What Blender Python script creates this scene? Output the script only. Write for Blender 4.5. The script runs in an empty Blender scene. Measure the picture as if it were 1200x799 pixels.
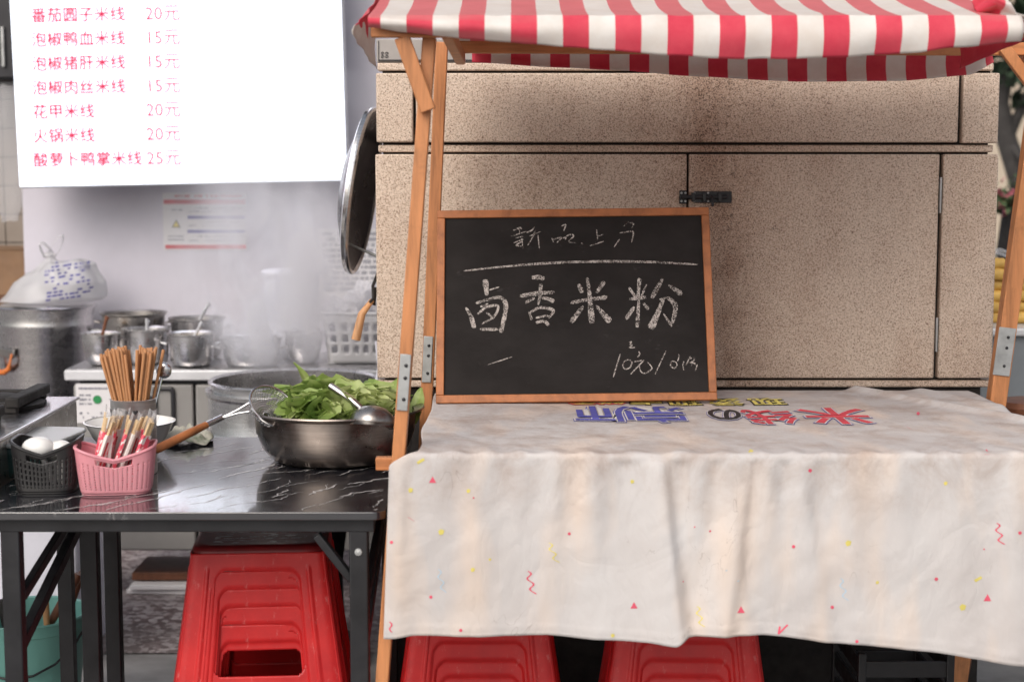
import bpy, bmesh, math, random
from mathutils import Vector, Matrix, noise as mnoise
from mathutils.bvhtree import BVHTree
R = math.radians
PI = math.pi
random.seed(7)
SC = bpy.context.scene
C = SC.collection

# ------------------------------------------------------------------ camera, world, sun, exposure
CAM_Z, FPX = 1.345, 1900.0
PITCH = math.atan(204.5 / FPX)
cd = bpy.data.cameras.new('camera'); cam = bpy.data.objects.new('camera', cd); C.objects.link(cam)
cam.location = (0, 0, CAM_Z); cam.rotation_euler = (PI / 2 - PITCH, 0, 0)
cd.sensor_width = 36; cd.lens = 36 * FPX / 1200; cd.clip_end = 500; cd.clip_start = 0.05
cd.dof.use_dof = True; cd.dof.focus_distance = 3.38; cd.dof.aperture_fstop = 4.0; cd.dof.aperture_blades = 0
SC.camera = cam
SUN_EL, SUN_AZ = R(40), R(-24)          # azimuth: 0 = behind the camera, negative = from the left
w = bpy.data.worlds.new('World'); SC.world = w; w.use_nodes = True
wn = w.node_tree
sky = wn.nodes.new('ShaderNodeTexSky'); sky.sky_type = 'NISHITA'; sky.sun_disc = False
sky.sun_elevation = SUN_EL; sky.sun_rotation = R(180) + SUN_AZ * -1; sky.dust_density = 4.0; sky.air_density = 1.2
hsv = wn.nodes.new('ShaderNodeHueSaturation'); hsv.inputs['Saturation'].default_value = 0.38
bg = wn.nodes['Background']; bg.inputs['Strength'].default_value = 0.13
wn.links.new(sky.outputs[0], hsv.inputs['Color']); wn.links.new(hsv.outputs[0], bg.inputs['Color'])
sd = bpy.data.lights.new('sun', 'SUN'); sd.energy = 0.95; sd.angle = R(45); sd.color = (1.0, 0.88, 0.76)
sun = bpy.data.objects.new('sun', sd); C.objects.link(sun)
sdir = Vector((math.sin(SUN_AZ) * math.cos(SUN_EL), -math.cos(SUN_AZ) * math.cos(SUN_EL), math.sin(SUN_EL)))
sun.rotation_euler = sdir.to_track_quat('Z', 'Y').to_euler(); sun.location = sdir * 20
vs = SC.view_settings; vs.view_transform = 'Standard'; vs.look = 'None'; vs.gamma = 1.0; vs.use_curve_mapping = False
vs.exposure = 0.33
cy = SC.cycles
cy.use_denoising = True; cy.max_bounces = 7; cy.transparent_max_bounces = 12; cy.volume_bounces = 3
cy.volume_step_rate = 2.0; cy.caustics_reflective = False; cy.caustics_refractive = False

# ------------------------------------------------------------------ pixel helpers (photo pixels, 1200 x 799)
cP, sP = math.cos(PITCH), math.sin(PITCH)
def ray(px, py):
    a, b = (px - 600) / FPX, (399.5 - py) / FPX
    return Vector((a, cP + b * sP, -sP + b * cP))
ORG = Vector((0, 0, CAM_Z))
def at(px, py, Y): d = ray(px, py); return ORG + d * (Y / d.y)
def atz(px, py, z): d = ray(px, py); return ORG + d * ((z - CAM_Z) / d.z)
def atplane(px, py, p, n): d = ray(px, py); return ORG + d * ((p - ORG).dot(n) / d.dot(n))

# ------------------------------------------------------------------ materials
def nd(t, ty, **kw):
    n = t.nodes.new(ty)
    for k, v in kw.items(): setattr(n, k, v)
    return n
def setin(n, **kw):
    for k, v in kw.items(): n.inputs[k.replace('_', ' ')].default_value = v
def base(name, col, rough=0.6, metal=0.0, spec=0.5):
    m = bpy.data.materials.new(name); m.use_nodes = True
    b = m.node_tree.nodes['Principled BSDF']
    b.inputs['Base Color'].default_value = (*col, 1); b.inputs['Roughness'].default_value = rough
    b.inputs['Metallic'].default_value = metal; b.inputs['Specular IOR Level'].default_value = spec
    return m, m.node_tree, b
def coords(t, scale=(1, 1, 1), rot=(0, 0, 0)):
    tc = nd(t, 'ShaderNodeTexCoord'); mp = nd(t, 'ShaderNodeMapping')
    mp.inputs['Scale'].default_value = scale; mp.inputs['Rotation'].default_value = rot
    t.links.new(tc.outputs['Object'], mp.inputs['Vector']); return mp.outputs[0]
def noi(t, vec, scale, detail=4, rough=0.55, dist=0.0):
    n = nd(t, 'ShaderNodeTexNoise'); setin(n, Scale=scale, Detail=detail, Roughness=rough, Distortion=dist)
    t.links.new(vec, n.inputs['Vector']); return n.outputs['Fac']
def ramp(t, fac, stops):
    r = nd(t, 'ShaderNodeValToRGB'); e = r.color_ramp.elements
    while len(e) < len(stops): e.new(0.5)
    for el, (p, c) in zip(e, stops):
        el.position = p; el.color = (*c, 1) if len(c) == 3 else c
    t.links.new(fac, r.inputs[0]); return r.outputs[0]
def g(v): return (v, v, v)
def mix(t, fac, a, b, mode='MIX'):
    m = nd(t, 'ShaderNodeMix', data_type='RGBA', blend_type=mode)
    for sock, v in ((m.inputs[0], fac), (m.inputs[6], a), (m.inputs[7], b)):
        if hasattr(v, 'is_linked') or hasattr(v, 'node'): t.links.new(v, sock)
        elif isinstance(v, (int, float)): sock.default_value = v
        else: sock.default_value = (*v, 1) if len(v) == 3 else v
    return m.outputs[2]
def bump(t, b, h, strength=0.3, dist=0.002):
    n = nd(t, 'ShaderNodeBump'); n.inputs['Strength'].default_value = strength; n.inputs['Distance'].default_value = dist
    t.links.new(h, n.inputs['Height']); t.links.new(n.outputs[0], b.inputs['Normal'])
def mathn(t, op, a, b=None):
    n = nd(t, 'ShaderNodeMath', operation=op)
    for i, v in enumerate((a, b)):
        if v is None: continue
        if isinstance(v, (int, float)): n.inputs[i].default_value = v
        else: t.links.new(v, n.inputs[i])
    return n.outputs[0]
def vary(name, col, rough=0.5, metal=0.0, scale=8, amt=0.25, bstr=0.15, bscale=None, stretch=(1, 1, 1), spec=0.5, dirt=None):
    """base colour broken by noise, roughness variation and a fine bump; dirt = (colour, threshold)"""
    m, t, b = base(name, col, rough, metal, spec)
    v = coords(t, stretch)
    f = noi(t, v, scale, 6, 0.6)
    lo = tuple(c * (1 - amt) for c in col); hi = tuple(min(1, c * (1 + amt * 0.6)) for c in col)
    c = ramp(t, f, [(0.3, lo), (0.7, hi)])
    if dirt:
        d = noi(t, coords(t), scale * 0.6 + 3, 8, 0.7)
        c = mix(t, ramp(t, d, [(dirt[1], g(0)), (dirt[1] + 0.16, g(0.75))]), c, dirt[0])
    t.links.new(c, b.inputs['Base Color'])
    r = ramp(t, noi(t, v, scale * 2.3, 5), [(0.3, g(max(0, rough - 0.1))), (0.7, g(min(1, rough + 0.12)))])
    t.links.new(r, b.inputs['Roughness'])
    if bstr: bump(t, b, noi(t, v, bscale or scale * 6, 4), bstr, 0.002)
    return m
M = {}
def wood(name, col, stretch):
    m, t, b = base(name, col, 0.5)
    v = coords(t, stretch)
    f = noi(t, v, 9, 7, 0.65, 0.4)
    c = ramp(t, f, [(0.25, tuple(x * 0.55 for x in col)), (0.5, col), (0.75, tuple(min(1, x * 1.28) for x in col))])
    d = noi(t, coords(t), 11, 6, 0.7)
    c = mix(t, ramp(t, d, [(0.55, g(0)), (0.75, g(0.5))]), c, tuple(x * 0.35 for x in col))
    t.links.new(c, b.inputs['Base Color']); bump(t, b, noi(t, v, 30, 4), 0.25, 0.001)
    return m
M['wood_v'] = wood('wood_upright', (0.52, 0.215, 0.085), (9, 9, 0.8))
M['wood_h'] = wood('wood_rail', (0.52, 0.205, 0.075), (0.8, 9, 9))
M['wood_frame'] = wood('wood_frame', (0.40, 0.14, 0.047), (3, 3, 3))
M['wood_pale'] = wood('wood_pale', (0.58, 0.30, 0.14), (5, 5, 1))
M['wood_dark'] = wood('wood_dark', (0.16, 0.06, 0.03), (4, 4, 1))
def stone():
    m, t, b = base('granite_cladding', (0.4, 0.3, 0.24), 0.72, spec=0.3)
    v = coords(t)
    f = noi(t, v, 290, 3, 0.6, 0.6)
    f2 = noi(t, v, 400, 3, 0.6)
    c = ramp(t, f, [(0.31, (0.23, 0.15, 0.11)), (0.42, (0.50, 0.385, 0.30)), (0.52, (0.67, 0.54, 0.44)), (0.7, (0.74, 0.63, 0.54))])
    tc = nd(t, 'ShaderNodeTexCoord'); sx = nd(t, 'ShaderNodeSeparateXYZ'); t.links.new(tc.outputs['Object'], sx.inputs[0])
    # hand grime rubbed in around the door joint and its bolt, soot gathered in clusters elsewhere
    hand = mathn(t, 'EXPONENT', mathn(t, 'MULTIPLY', mathn(t, 'POWER', mathn(t, 'DIVIDE', mathn(t, 'SUBTRACT', sx.outputs[0], .07), .15), 2), -1.0))
    gr = noi(t, coords(t, (1.3, 1.3, 1.0)), 3.2, 7, 0.65)
    dirty = mathn(t, 'ADD', mathn(t, 'MULTIPLY', mathn(t, 'MULTIPLY', hand, ramp(t, noi(t, coords(t), 7, 5, .6), [(0.3, g(0.35)), (0.65, g(1))])), 1.15), ramp(t, gr, [(0.48, g(0)), (0.70, g(0.7))]))
    k = mathn(t, 'SUBTRACT', f2, mathn(t, 'MULTIPLY', dirty, 0.075))
    c = mix(t, ramp(t, k, [(0.31, g(0.85)), (0.41, g(0))]), c, (0.07, 0.042, 0.033))
    c = mix(t, mathn(t, 'MULTIPLY', dirty, .55), c, (0.58, 0.43, 0.36), 'MULTIPLY')
    sp = noi(t, coords(t, (2, 2, 2)), 26, 6, 0.75)
    spk = mathn(t, 'SUBTRACT', sp, mathn(t, 'MULTIPLY', mathn(t, 'SUBTRACT', 1.0, dirty), .06))
    c = mix(t, ramp(t, spk, [(0.60, g(0)), (0.68, g(0.8))]), c, (0.05, 0.033, 0.027))
    t.links.new(c, b.inputs['Base Color']); bump(t, b, f, 0.35, 0.0012); return m
M['stone'] = stone()
M['joint'] = vary('dark_joint', (0.022, 0.017, 0.015), 0.9)
def steel(name, col=(0.68, 0.665, 0.665), rough=0.26, dirt=None, stretch=(1, 1, 14)):
    m, t, b = base(name, col, rough, 1.0)
    v = coords(t, stretch); f = noi(t, v, 14, 6, 0.65)
    c = ramp(t, f, [(0.3, tuple(x * 0.72 for x in col)), (0.7, col)])
    if dirt:
        d = noi(t, coords(t), 9, 8, 0.72)
        k = ramp(t, d, [(dirt, g(0)), (dirt + 0.2, g(0.9))])
        c = mix(t, k, c, (0.10, 0.07, 0.055))
    t.links.new(c, b.inputs['Base Color'])
    t.links.new(ramp(t, noi(t, coords(t), 20, 6, 0.7), [(0.3, g(rough * 0.75)), (0.8, g(min(1, rough * 1.5)))]), b.inputs['Roughness'])
    bump(t, b, noi(t, coords(t), 16, 3), 0.035, 0.003); return m
M['steel'] = steel('stainless_steel')
M['steel_worn'] = steel('worn_steel', (0.47, 0.44, 0.42), 0.3, dirt=0.5)
M['steel_bright'] = steel('bright_steel', (0.7, 0.69, 0.7), 0.2)
M['steel_satin'] = steel('satin_steel', (0.78, 0.75, 0.74), 0.5)
M['basin'] = steel('basin_steel', (0.34, 0.29, 0.26), 0.3, dirt=0.55)
M['zinc'] = vary('zinc_plate', (0.47, 0.48, 0.48), 0.5, 0.6, 20, 0.3)
M['black_metal'] = vary('black_metal', (0.021, 0.021, 0.024), 0.42, 0.2, 12, 0.4)
M['soot'] = vary('sooty_iron', (0.02, 0.017, 0.016), 0.75, 0.1, 20, 0.5)
def cloth_mat():
    m, t, b = base('stained_cloth', (0.72, 0.68, 0.645), 0.9, spec=0.15)
    v = coords(t)
    c = ramp(t, noi(t, v, 3.2, 6, 0.6), [(0.3, (0.50, 0.465, 0.455)), (0.68, (0.60, 0.58, 0.575))])
    # warm light on the cloth, painted in as peach patches
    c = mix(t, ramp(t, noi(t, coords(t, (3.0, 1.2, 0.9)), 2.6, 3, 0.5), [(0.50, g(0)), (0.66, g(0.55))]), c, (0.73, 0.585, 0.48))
    # grey brown grime, denser on the table top
    tc = nd(t, 'ShaderNodeTexCoord'); sx = nd(t, 'ShaderNodeSeparateXYZ'); t.links.new(tc.outputs['Object'], sx.inputs[0])
    hz = nd(t, 'ShaderNodeMapRange'); setin(hz, From_Min=-0.12, From_Max=0.0, To_Min=0.10, To_Max=0.9); t.links.new(sx.outputs[2], hz.inputs[0])
    gr = ramp(t, noi(t, coords(t, (1, 1, 1)), 9, 9, 0.72, 0.4), [(0.45, g(0)), (0.70, g(0.9))])
    k = mathn(t, 'MULTIPLY', gr, hz.outputs[0])
    c = mix(t, k, c, (0.36, 0.27, 0.225))
    # thin scuffs
    s = noi(t, coords(t, (5, 5, 2.0), (0.3, 0.5, 0.6)), 4, 3, 0.5, 1.2)
    ridge = mathn(t, 'ABSOLUTE', mathn(t, 'SUBTRACT', s, 0.5))
    mk = ramp(t, noi(t, v, 4.5, 3), [(0.56, g(0)), (0.66, g(1))])
    sc_ = mathn(t, 'MULTIPLY', ramp(t, ridge, [(0.0, g(0.5)), (0.005, g(0))]), mk)
    c = mix(t, sc_, c, (0.2, 0.15, 0.13))
    t.links.new(c, b.inputs['Base Color'])
    b.inputs['Subsurface Weight'].default_value = 0.0
    wv = nd(t, 'ShaderNodeTexWave'); setin(wv, Scale=260, Distortion=1.0); t.links.new(tc.outputs['Object'], wv.inputs['Vector'])
    hgt = mathn(t, 'ADD', mathn(t, 'MULTIPLY', wv.outputs['Fac'], 0.12), mathn(t, 'MULTIPLY', noi(t, coords(t, (1, 1, 1)), 60, 4, 0.6), .25))
    for sc2, st2, rt2, am2 in ((5.0, (1.7, 1, .8), (0, .35, 0), 1.5), (8.0, (1.2, 1, 1), (0, -.6, .3), 1.1), (15.0, (1.6, 1, .8), (0, .2, .5), .6)):
        rg_ = mathn(t, 'ABSOLUTE', mathn(t, 'SUBTRACT', noi(t, coords(t, st2, rt2), sc2, 3, .5, .8), .5))      # creases: folded lines of the noise
        hgt = mathn(t, 'ADD', hgt, mathn(t, 'MULTIPLY', mathn(t, 'MINIMUM', mathn(t, 'MULTIPLY', rg_, 9.0), 1.0), am2))
    bump(t, b, hgt, 0.2, 0.0032); return m
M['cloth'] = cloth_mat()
def marble():
    m, t, b = base('black_marble_laminate', (0.014, 0.014, 0.018), 0.2, spec=1.0)
    b.inputs['Coat Weight'].default_value = 0.7; b.inputs['Coat Roughness'].default_value = 0.06; b.inputs['Coat IOR'].default_value = 1.7
    b.inputs['IOR'].default_value = 1.7
    c = ramp(t, noi(t, coords(t), 9, 6, .6), [(0.3, (0.010, 0.010, 0.013)), (0.7, (0.022, 0.022, 0.028))])
    s2 = noi(t, coords(t, (4.5, 16, 1), (0, 0, R(-50))), 1.0, 6, 0.6, 0.5); r2 = mathn(t, 'ABSOLUTE', mathn(t, 'SUBTRACT', s2, 0.47))
    k2 = mathn(t, 'MULTIPLY', ramp(t, r2, [(0.0, g(0.30)), (0.010, g(0))]), ramp(t, noi(t, coords(t), 9, 3), [(0.5, g(0)), (0.62, g(1))]))
    t.links.new(mix(t, k2, c, (0.5, 0.48, 0.47)), b.inputs['Base Color'])
    t.links.new(ramp(t, noi(t, coords(t), 14, 8, 0.7), [(0.35, g(0.12)), (0.8, g(0.2))]), b.inputs['Roughness'])
    return m
M['marble'] = marble(); M['vein'] = vary('white_marble_vein', (0.55, 0.53, 0.52), 0.2, 0, 60, 0.35, 0)
def redplastic():
    m, t, b = base('red_plastic', (0.55, 0.012, 0.014), 0.36, spec=0.45)
    v = coords(t)
    c = ramp(t, noi(t, v, 7, 6, 0.65), [(0.3, (0.43, 0.008, 0.012)), (0.7, (0.66, 0.02, 0.02))])
    sc_ = mathn(t, 'MULTIPLY', ramp(t, noi(t, coords(t, (9, 9, 3)), 7, 9, 0.8), [(0.58, g(0)), (0.70, g(0.8))]), 0.6)
    c = mix(t, sc_, c, (0.75, 0.35, 0.33))
    c = mix(t, ramp(t, noi(t, v, 5, 8, 0.75), [(0.55, g(0)), (0.8, g(0.6))]), c, (0.12, 0.01, 0.01))
    t.links.new(c, b.inputs['Base Color'])
    t.links.new(ramp(t, noi(t, v, 15, 6), [(0.3, g(0.28)), (0.7, g(0.52))]), b.inputs['Roughness'])
    bump(t, b, noi(t, v, 90, 3), 0.12, 0.0008); return m
M['red'] = redplastic()
def seatmat():
    m, t, b = base('printed_red_seat', (0.3, 0.01, 0.012), 0.45)
    v = coords(t)
    c = ramp(t, noi(t, v, 9, 6, 0.65), [(0.3, (0.09, 0.006, 0.008)), (0.7, (0.26, 0.01, 0.012))])
    pr = ramp(t, noi(t, coords(t, (1, 2.2, 1)), 26, 5, 0.65, 0.9), [(0.54, g(0)), (0.57, g(0.75))])
    tc = nd(t, 'ShaderNodeTexCoord'); sx = nd(t, 'ShaderNodeSeparateXYZ'); t.links.new(tc.outputs['Object'], sx.inputs[0])
    band = mathn(t, 'LESS_THAN', mathn(t, 'ABSOLUTE', sx.outputs[0]), 0.085)
    band = mathn(t, 'MULTIPLY', band, mathn(t, 'LESS_THAN', mathn(t, 'ABSOLUTE', sx.outputs[1]), 0.09))
    c = mix(t, mathn(t, 'MULTIPLY', pr, band), c, (0.6, 0.5, 0.47))
    t.links.new(c, b.inputs['Base Color']); return m
M['seat'] = seatmat()
def stripes():
    m, t, b = base('striped_awning_cloth', (0.8, 0.76, 0.7), 0.75, spec=0.2)
    tc = nd(t, 'ShaderNodeTexCoord'); sx = nd(t, 'ShaderNodeSeparateXYZ'); t.links.new(tc.outputs['Object'], sx.inputs[0])
    wob = mathn(t, 'MULTIPLY', mathn(t, 'SUBTRACT', noi(t, tc.outputs['Object'], 3, 2), 0.5), 0.006)
    x = mathn(t, 'ADD', mathn(t, 'ADD', sx.outputs[0], 0.1646 + 0.0859 * 20), wob)
    f = mathn(t, 'FRACT', mathn(t, 'DIVIDE', x, 0.0859))
    k = ramp(t, f, [(0.0, g(1)), (0.49, g(1)), (0.51, g(0)), (0.985, g(0))])
    d = noi(t, coords(t), 14, 8, 0.7)
    wht = ramp(t, d, [(0.35, (0.80, 0.74, 0.69)), (0.62, (0.88, 0.85, 0.82))])
    red = ramp(t, d, [(0.35, (0.72, 0.065, 0.11)), (0.65, (0.80, 0.105, 0.15))])
    c = mix(t, k, wht, red)
    # street dust settled on the upward faces
    ge = nd(t, 'ShaderNodeNewGeometry'); sn = nd(t, 'ShaderNodeSeparateXYZ'); t.links.new(ge.outputs['True Normal'], sn.inputs[0])
    du = ramp(t, mathn(t, 'ABSOLUTE', sn.outputs[2]), [(0.55, g(0)), (0.85, g(0.30))])
    c = mix(t, du, c, (0.58, 0.46, 0.40))
    t.links.new(c, b.inputs['Base Color'])
    tr = nd(t, 'ShaderNodeBsdfTranslucent'); t.links.new(c, tr.inputs['Color'])
    mx = nd(t, 'ShaderNodeMixShader'); mx.inputs[0].default_value = 0.25
    t.links.new(b.outputs[0], mx.inputs[1]); t.links.new(tr.outputs[0], mx.inputs[2])
    t.links.new(mx.outputs[0], t.nodes['Material Output'].inputs[0])
    bump(t, b, noi(t, coords(t), 18, 5), 0.3, 0.004); return m
M['stripe'] = stripes()
def translucent(name, col, rough=0.3, fac=0.4, alpha=1.0):
    m, t, b = base(name, col, rough)
    tr = nd(t, 'ShaderNodeBsdfTranslucent'); tr.inputs['Color'].default_value = (*col, 1)
    mx = nd(t, 'ShaderNodeMixShader'); mx.inputs[0].default_value = fac
    t.links.new(b.outputs[0], mx.inputs[1]); t.links.new(tr.outputs[0], mx.inputs[2])
    out = mx.outputs[0]
    if alpha < 1:
        tp = nd(t, 'ShaderNodeBsdfTransparent'); m2 = nd(t, 'ShaderNodeMixShader'); m2.inputs[0].default_value = alpha
        t.links.new(tp.outputs[0], m2.inputs[1]); t.links.new(out, m2.inputs[2]); out = m2.outputs[0]
    bump(t, b, noi(t, coords(t), 30, 4), 0.5, 0.004)
    t.links.new(out, t.nodes['Material Output'].inputs[0]); return m
M['bag'] = translucent('thin_white_plastic', (0.83, 0.82, 0.84), 0.22, 0.45, 0.82)
M['clearbag'] = translucent('clear_plastic_film', (0.85, 0.85, 0.87), 0.12, 0.3, 0.28)
M['lid_plastic'] = translucent('frosted_plastic', (0.55, 0.57, 0.57), 0.3, 0.2)
M['basket_white'] = translucent('white_basket_plastic', (0.74, 0.73, 0.74), 0.4, 0.25)
M['pink'] = translucent('pink_basket_plastic', (0.90, 0.43, 0.49), 0.38, 0.35)
M['blackbasket'] = vary('black_basket_plastic', (0.022, 0.021, 0.022), 0.4, 0, 10, 0.4)
M['ceramic'] = vary('white_ceramic', (0.8, 0.79, 0.77), 0.18, 0, 6, 0.06, 0)
M['stick'] = vary('bamboo_stick', (0.50, 0.235, 0.10), 0.55, 0, 25, 0.35, 0.2, stretch=(1, 1, 0.15))
M['stick_pale'] = vary('pale_wood_stick', (0.72, 0.52, 0.30), 0.6, 0, 20, 0.2, 0.1)
def sleeve():
    m, t, b = base('printed_paper_sleeve', (0.8, 0.1, 0.14), 0.35)
    f = noi(t, coords(t, (1, 1, 0.8)), 95, 3, 0.5, 0.6)
    c = ramp(t, f, [(0.50, (0.80, 0.10, 0.15)), (0.54, (0.84, 0.74, 0.72))])
    t.links.new(c, b.inputs['Base Color']); return m
M['sleeve'] = sleeve()
M['sleeve_white'] = vary('white_paper_sleeve', (0.8, 0.76, 0.72), 0.4, 0, 12, 0.1, 0)
def leafmat():
    m, t, b = base('green_leaf', (0.09, 0.2, 0.03), 0.42)
    c = ramp(t, noi(t, coords(t), 9, 4), [(0.3, (0.10, 0.20, 0.035)), (0.48, (0.33, 0.44, 0.12)), (0.62, (0.62, 0.68, 0.33))])
    t.links.new(c, b.inputs['Base Color'])
    tr = nd(t, 'ShaderNodeBsdfTranslucent'); t.links.new(c, tr.inputs['Color'])
    mx = nd(t, 'ShaderNodeMixShader'); mx.inputs[0].default_value = 0.35
    t.links.new(b.outputs[0], mx.inputs[1]); t.links.new(tr.outputs[0], mx.inputs[2])
    t.links.new(mx.outputs[0], t.nodes['Material Output'].inputs[0])
    bump(t, b, noi(t, coords(t), 60, 3), 0.5, 0.003); return m
M['leaf'] = leafmat()
M['stem'] = vary('pale_green_stem', (0.50, 0.60, 0.28), 0.45, 0, 14, 0.25)
M['wall'] = vary('white_shop_wall', (0.60, 0.575, 0.645), 0.5, 0, 2.5, 0.12, 0.1, dirt=((0.36, 0.34, 0.35), 0.66))
M['tile'] = vary('beige_tile', (0.27, 0.225, 0.19), 0.4, 0, 5, 0.2)
M['dark'] = vary('dark_cabinet_paint', (0.02, 0.019, 0.024), 0.5, 0, 4, 0.4)
M['card'] = vary('cardboard', (0.26, 0.155, 0.09), 0.8, 0, 8, 0.2)
M['fridge'] = vary('grey_enamel', (0.27, 0.26, 0.25), 0.4, 0, 5, 0.15, 0.05, dirt=((0.2, 0.17, 0.15), 0.62))
M['counter'] = vary('worn_counter_steel', (0.5, 0.49, 0.5), 0.32, 0.75, 9, 0.25)
M['white_edge'] = vary('pale_counter_edge', (0.66, 0.66, 0.68), 0.4, 0.2, 7, 0.15)
M['paper'] = vary('white_paper', (0.72, 0.70, 0.71), 0.7, 0, 6, 0.08, 0)
M['ink_red'] = vary('red_ink', (0.55, 0.03, 0.04), 0.6, 0, 14, 0.25, 0)
M['ink_blue'] = vary('blue_ink', (0.065, 0.06, 0.30), 0.6, 0, 14, 0.3, 0)
M['ink_grey'] = vary('grey_ink', (0.25, 0.25, 0.29), 0.7, 0, 14, 0.2, 0)
M['ink_black'] = vary('black_ink', (0.025, 0.022, 0.025), 0.6, 0, 14, 0.3, 0)
M['ink_green'] = vary('green_ink', (0.02, 0.24, 0.07), 0.5, 0, 14, 0.2, 0)
M['ink_yellow'] = vary('yellow_ink', (0.68, 0.55, 0.08), 0.6, 0, 14, 0.2, 0)
M['print_pink'] = vary('pink_print', (0.70, 0.10, 0.16), 0.85, 0, 30, 0.2, 0)
M['print_red'] = vary('red_print', (0.62, 0.06, 0.085), 0.85, 0, 30, 0.25, 0)
M['print_yellow'] = vary('yellow_print', (0.72, 0.62, 0.16), 0.85, 0, 30, 0.2, 0)
M['print_blue'] = vary('pale_blue_print', (0.42, 0.55, 0.66), 0.85, 0, 30, 0.15, 0)
M['print_navy'] = vary('blue_violet_print', (0.10, 0.10, 0.40), 0.85, 0, 30, 0.25, 0)
M['print_white'] = vary('white_print', (0.72, 0.69, 0.67), 0.85, 0, 30, 0.08, 0)
M['orange'] = vary('orange_rubber', (0.62, 0.17, 0.035), 0.45)
M['teal'] = translucent('teal_bucket_plastic', (0.20, 0.46, 0.41), 0.4, 0.15)
M['teal_dark'] = vary('dark_teal_plastic', (0.02, 0.05, 0.05), 0.35)
M['foam'] = vary('white_foam', (0.7, 0.7, 0.78), 0.7, 0, 10, 0.08)
M['rag'] = vary('green_white_rag', (0.45, 0.43, 0.37), 0.9, 0, 28, 0.3, 0.5, dirt=((0.06, 0.14, 0.05), 0.5))
M['concrete'] = vary('grey_concrete', (0.26, 0.25, 0.245), 0.75, 0, 5, 0.35, 0.3)
M['food'] = vary('golden_dough', (0.62, 0.38, 0.09), 0.55, 0, 18, 0.35, 0.4)
M['cart'] = vary('grey_cart_paint', (0.22, 0.24, 0.26), 0.45, 0.1, 4, 0.2)
M['cream'] = vary('cream_render', (0.5, 0.42, 0.33), 0.8, 0, 2, 0.15)
M['glass_dark'] = vary('dark_window', (0.05, 0.06, 0.08), 0.15, 0, 2, 0.2, 0)
M['bark'] = vary('grey_bark', (0.055, 0.05, 0.048), 0.9, 0, 6, 0.4, 0.6)
M['crown'] = vary('tree_leaf', (0.03, 0.055, 0.028), 0.7, 0, 2, 0.4, 0)
M['shrub'] = vary('shrub_leaf', (0.06, 0.10, 0.035), 0.65, 0, 6, 0.4, 0)
M['flower'] = vary('pink_flower', (0.6, 0.14, 0.2), 0.6, 0, 9, 0.3, 0)
M['plaque'] = vary('grey_plaque', (0.36, 0.33, 0.31), 0.5, 0.2, 8, 0.15)
M['inner_dark'] = vary('dark_lid_inside', (0.06, 0.052, 0.055), 0.3, 0.7, 6, 0.4)
def terrazzo():
    m, t, b = base('terrazzo', (0.3, 0.27, 0.27), 0.35)
    v = coords(t)
    vo = nd(t, 'ShaderNodeTexVoronoi'); vo.inputs['Scale'].default_value = 55; t.links.new(v, vo.inputs['Vector'])
    sx = nd(t, 'ShaderNodeSeparateXYZ'); t.links.new(vo.outputs['Color'], sx.inputs[0])
    c = ramp(t, sx.outputs[0], [(0.2, (0.13, 0.095, 0.095)), (0.45, (0.24, 0.18, 0.18)), (0.6, (0.42, 0.37, 0.37)), (0.85, (0.58, 0.52, 0.52))])
    c = mix(t, ramp(t, noi(t, v, 3, 6), [(0.4, g(0.25)), (0.65, g(0.75))]), c, (0.10, 0.08, 0.08))
    t.links.new(c, b.inputs['Base Color']); return m
M['terrazzo'] = terrazzo()
def slate():
    m, t, b = base('blackboard_slate', (0.022, 0.019, 0.018), 0.7, spec=0.15)
    v = coords(t)
    c = ramp(t, noi(t, coords(t, (1, 1, 1.6)), 5, 8, 0.65), [(0.35, (0.015, 0.0125, 0.012)), (0.75, (0.032, 0.028, 0.027))])
    sm = ramp(t, noi(t, coords(t, (3, 3, 6), (0, 0.6, 0)), 6, 9, 0.75), [(0.62, g(0)), (0.85, g(0.4))])
    c = mix(t, sm, c, (0.16, 0.15, 0.145)); t.links.new(c, b.inputs['Base Color']); return m
M['slate'] = slate()
def chalk():
    m, t, b = base('chalk', (0.62, 0.56, 0.52), 0.95, spec=0.05)
    f = noi(t, coords(t, (1, 1, 1)), 420, 3, 0.6); f2 = noi(t, coords(t, (1, 1, 1)), 60, 4, 0.6)
    k = mathn(t, 'ADD', mathn(t, 'MULTIPLY', f, 0.6), mathn(t, 'MULTIPLY', f2, 0.4))
    a = ramp(t, k, [(0.43, g(0.06)), (0.58, g(0.88))])
    t.links.new(a, b.inputs['Alpha']); return m
M['chalk'] = chalk()
def emit(name, col, s):
    m = bpy.data.materials.new(name); m.use_nodes = True; t = m.node_tree
    b = t.nodes['Principled BSDF']; b.inputs['Base Color'].default_value = (*[c * 0.8 for c in col], 1); b.inputs['Roughness'].default_value = 0.4
    b.inputs['Emission Color'].default_value = (*col, 1); b.inputs['Emission Strength'].default_value = s
    return m
M['lit'] = emit('lit_menu_panel', (0.84, 0.89, 1.0), 1.35)
M['lit_red'] = emit('lit_red_letters', (0.55, 0.005, 0.07), 0.42)
M['lit_pale'] = emit('glare_paled_letters', (1.0, 0.50, 0.60), 0.72)  # pale tone stands for the panel's glare over the letters

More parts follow.
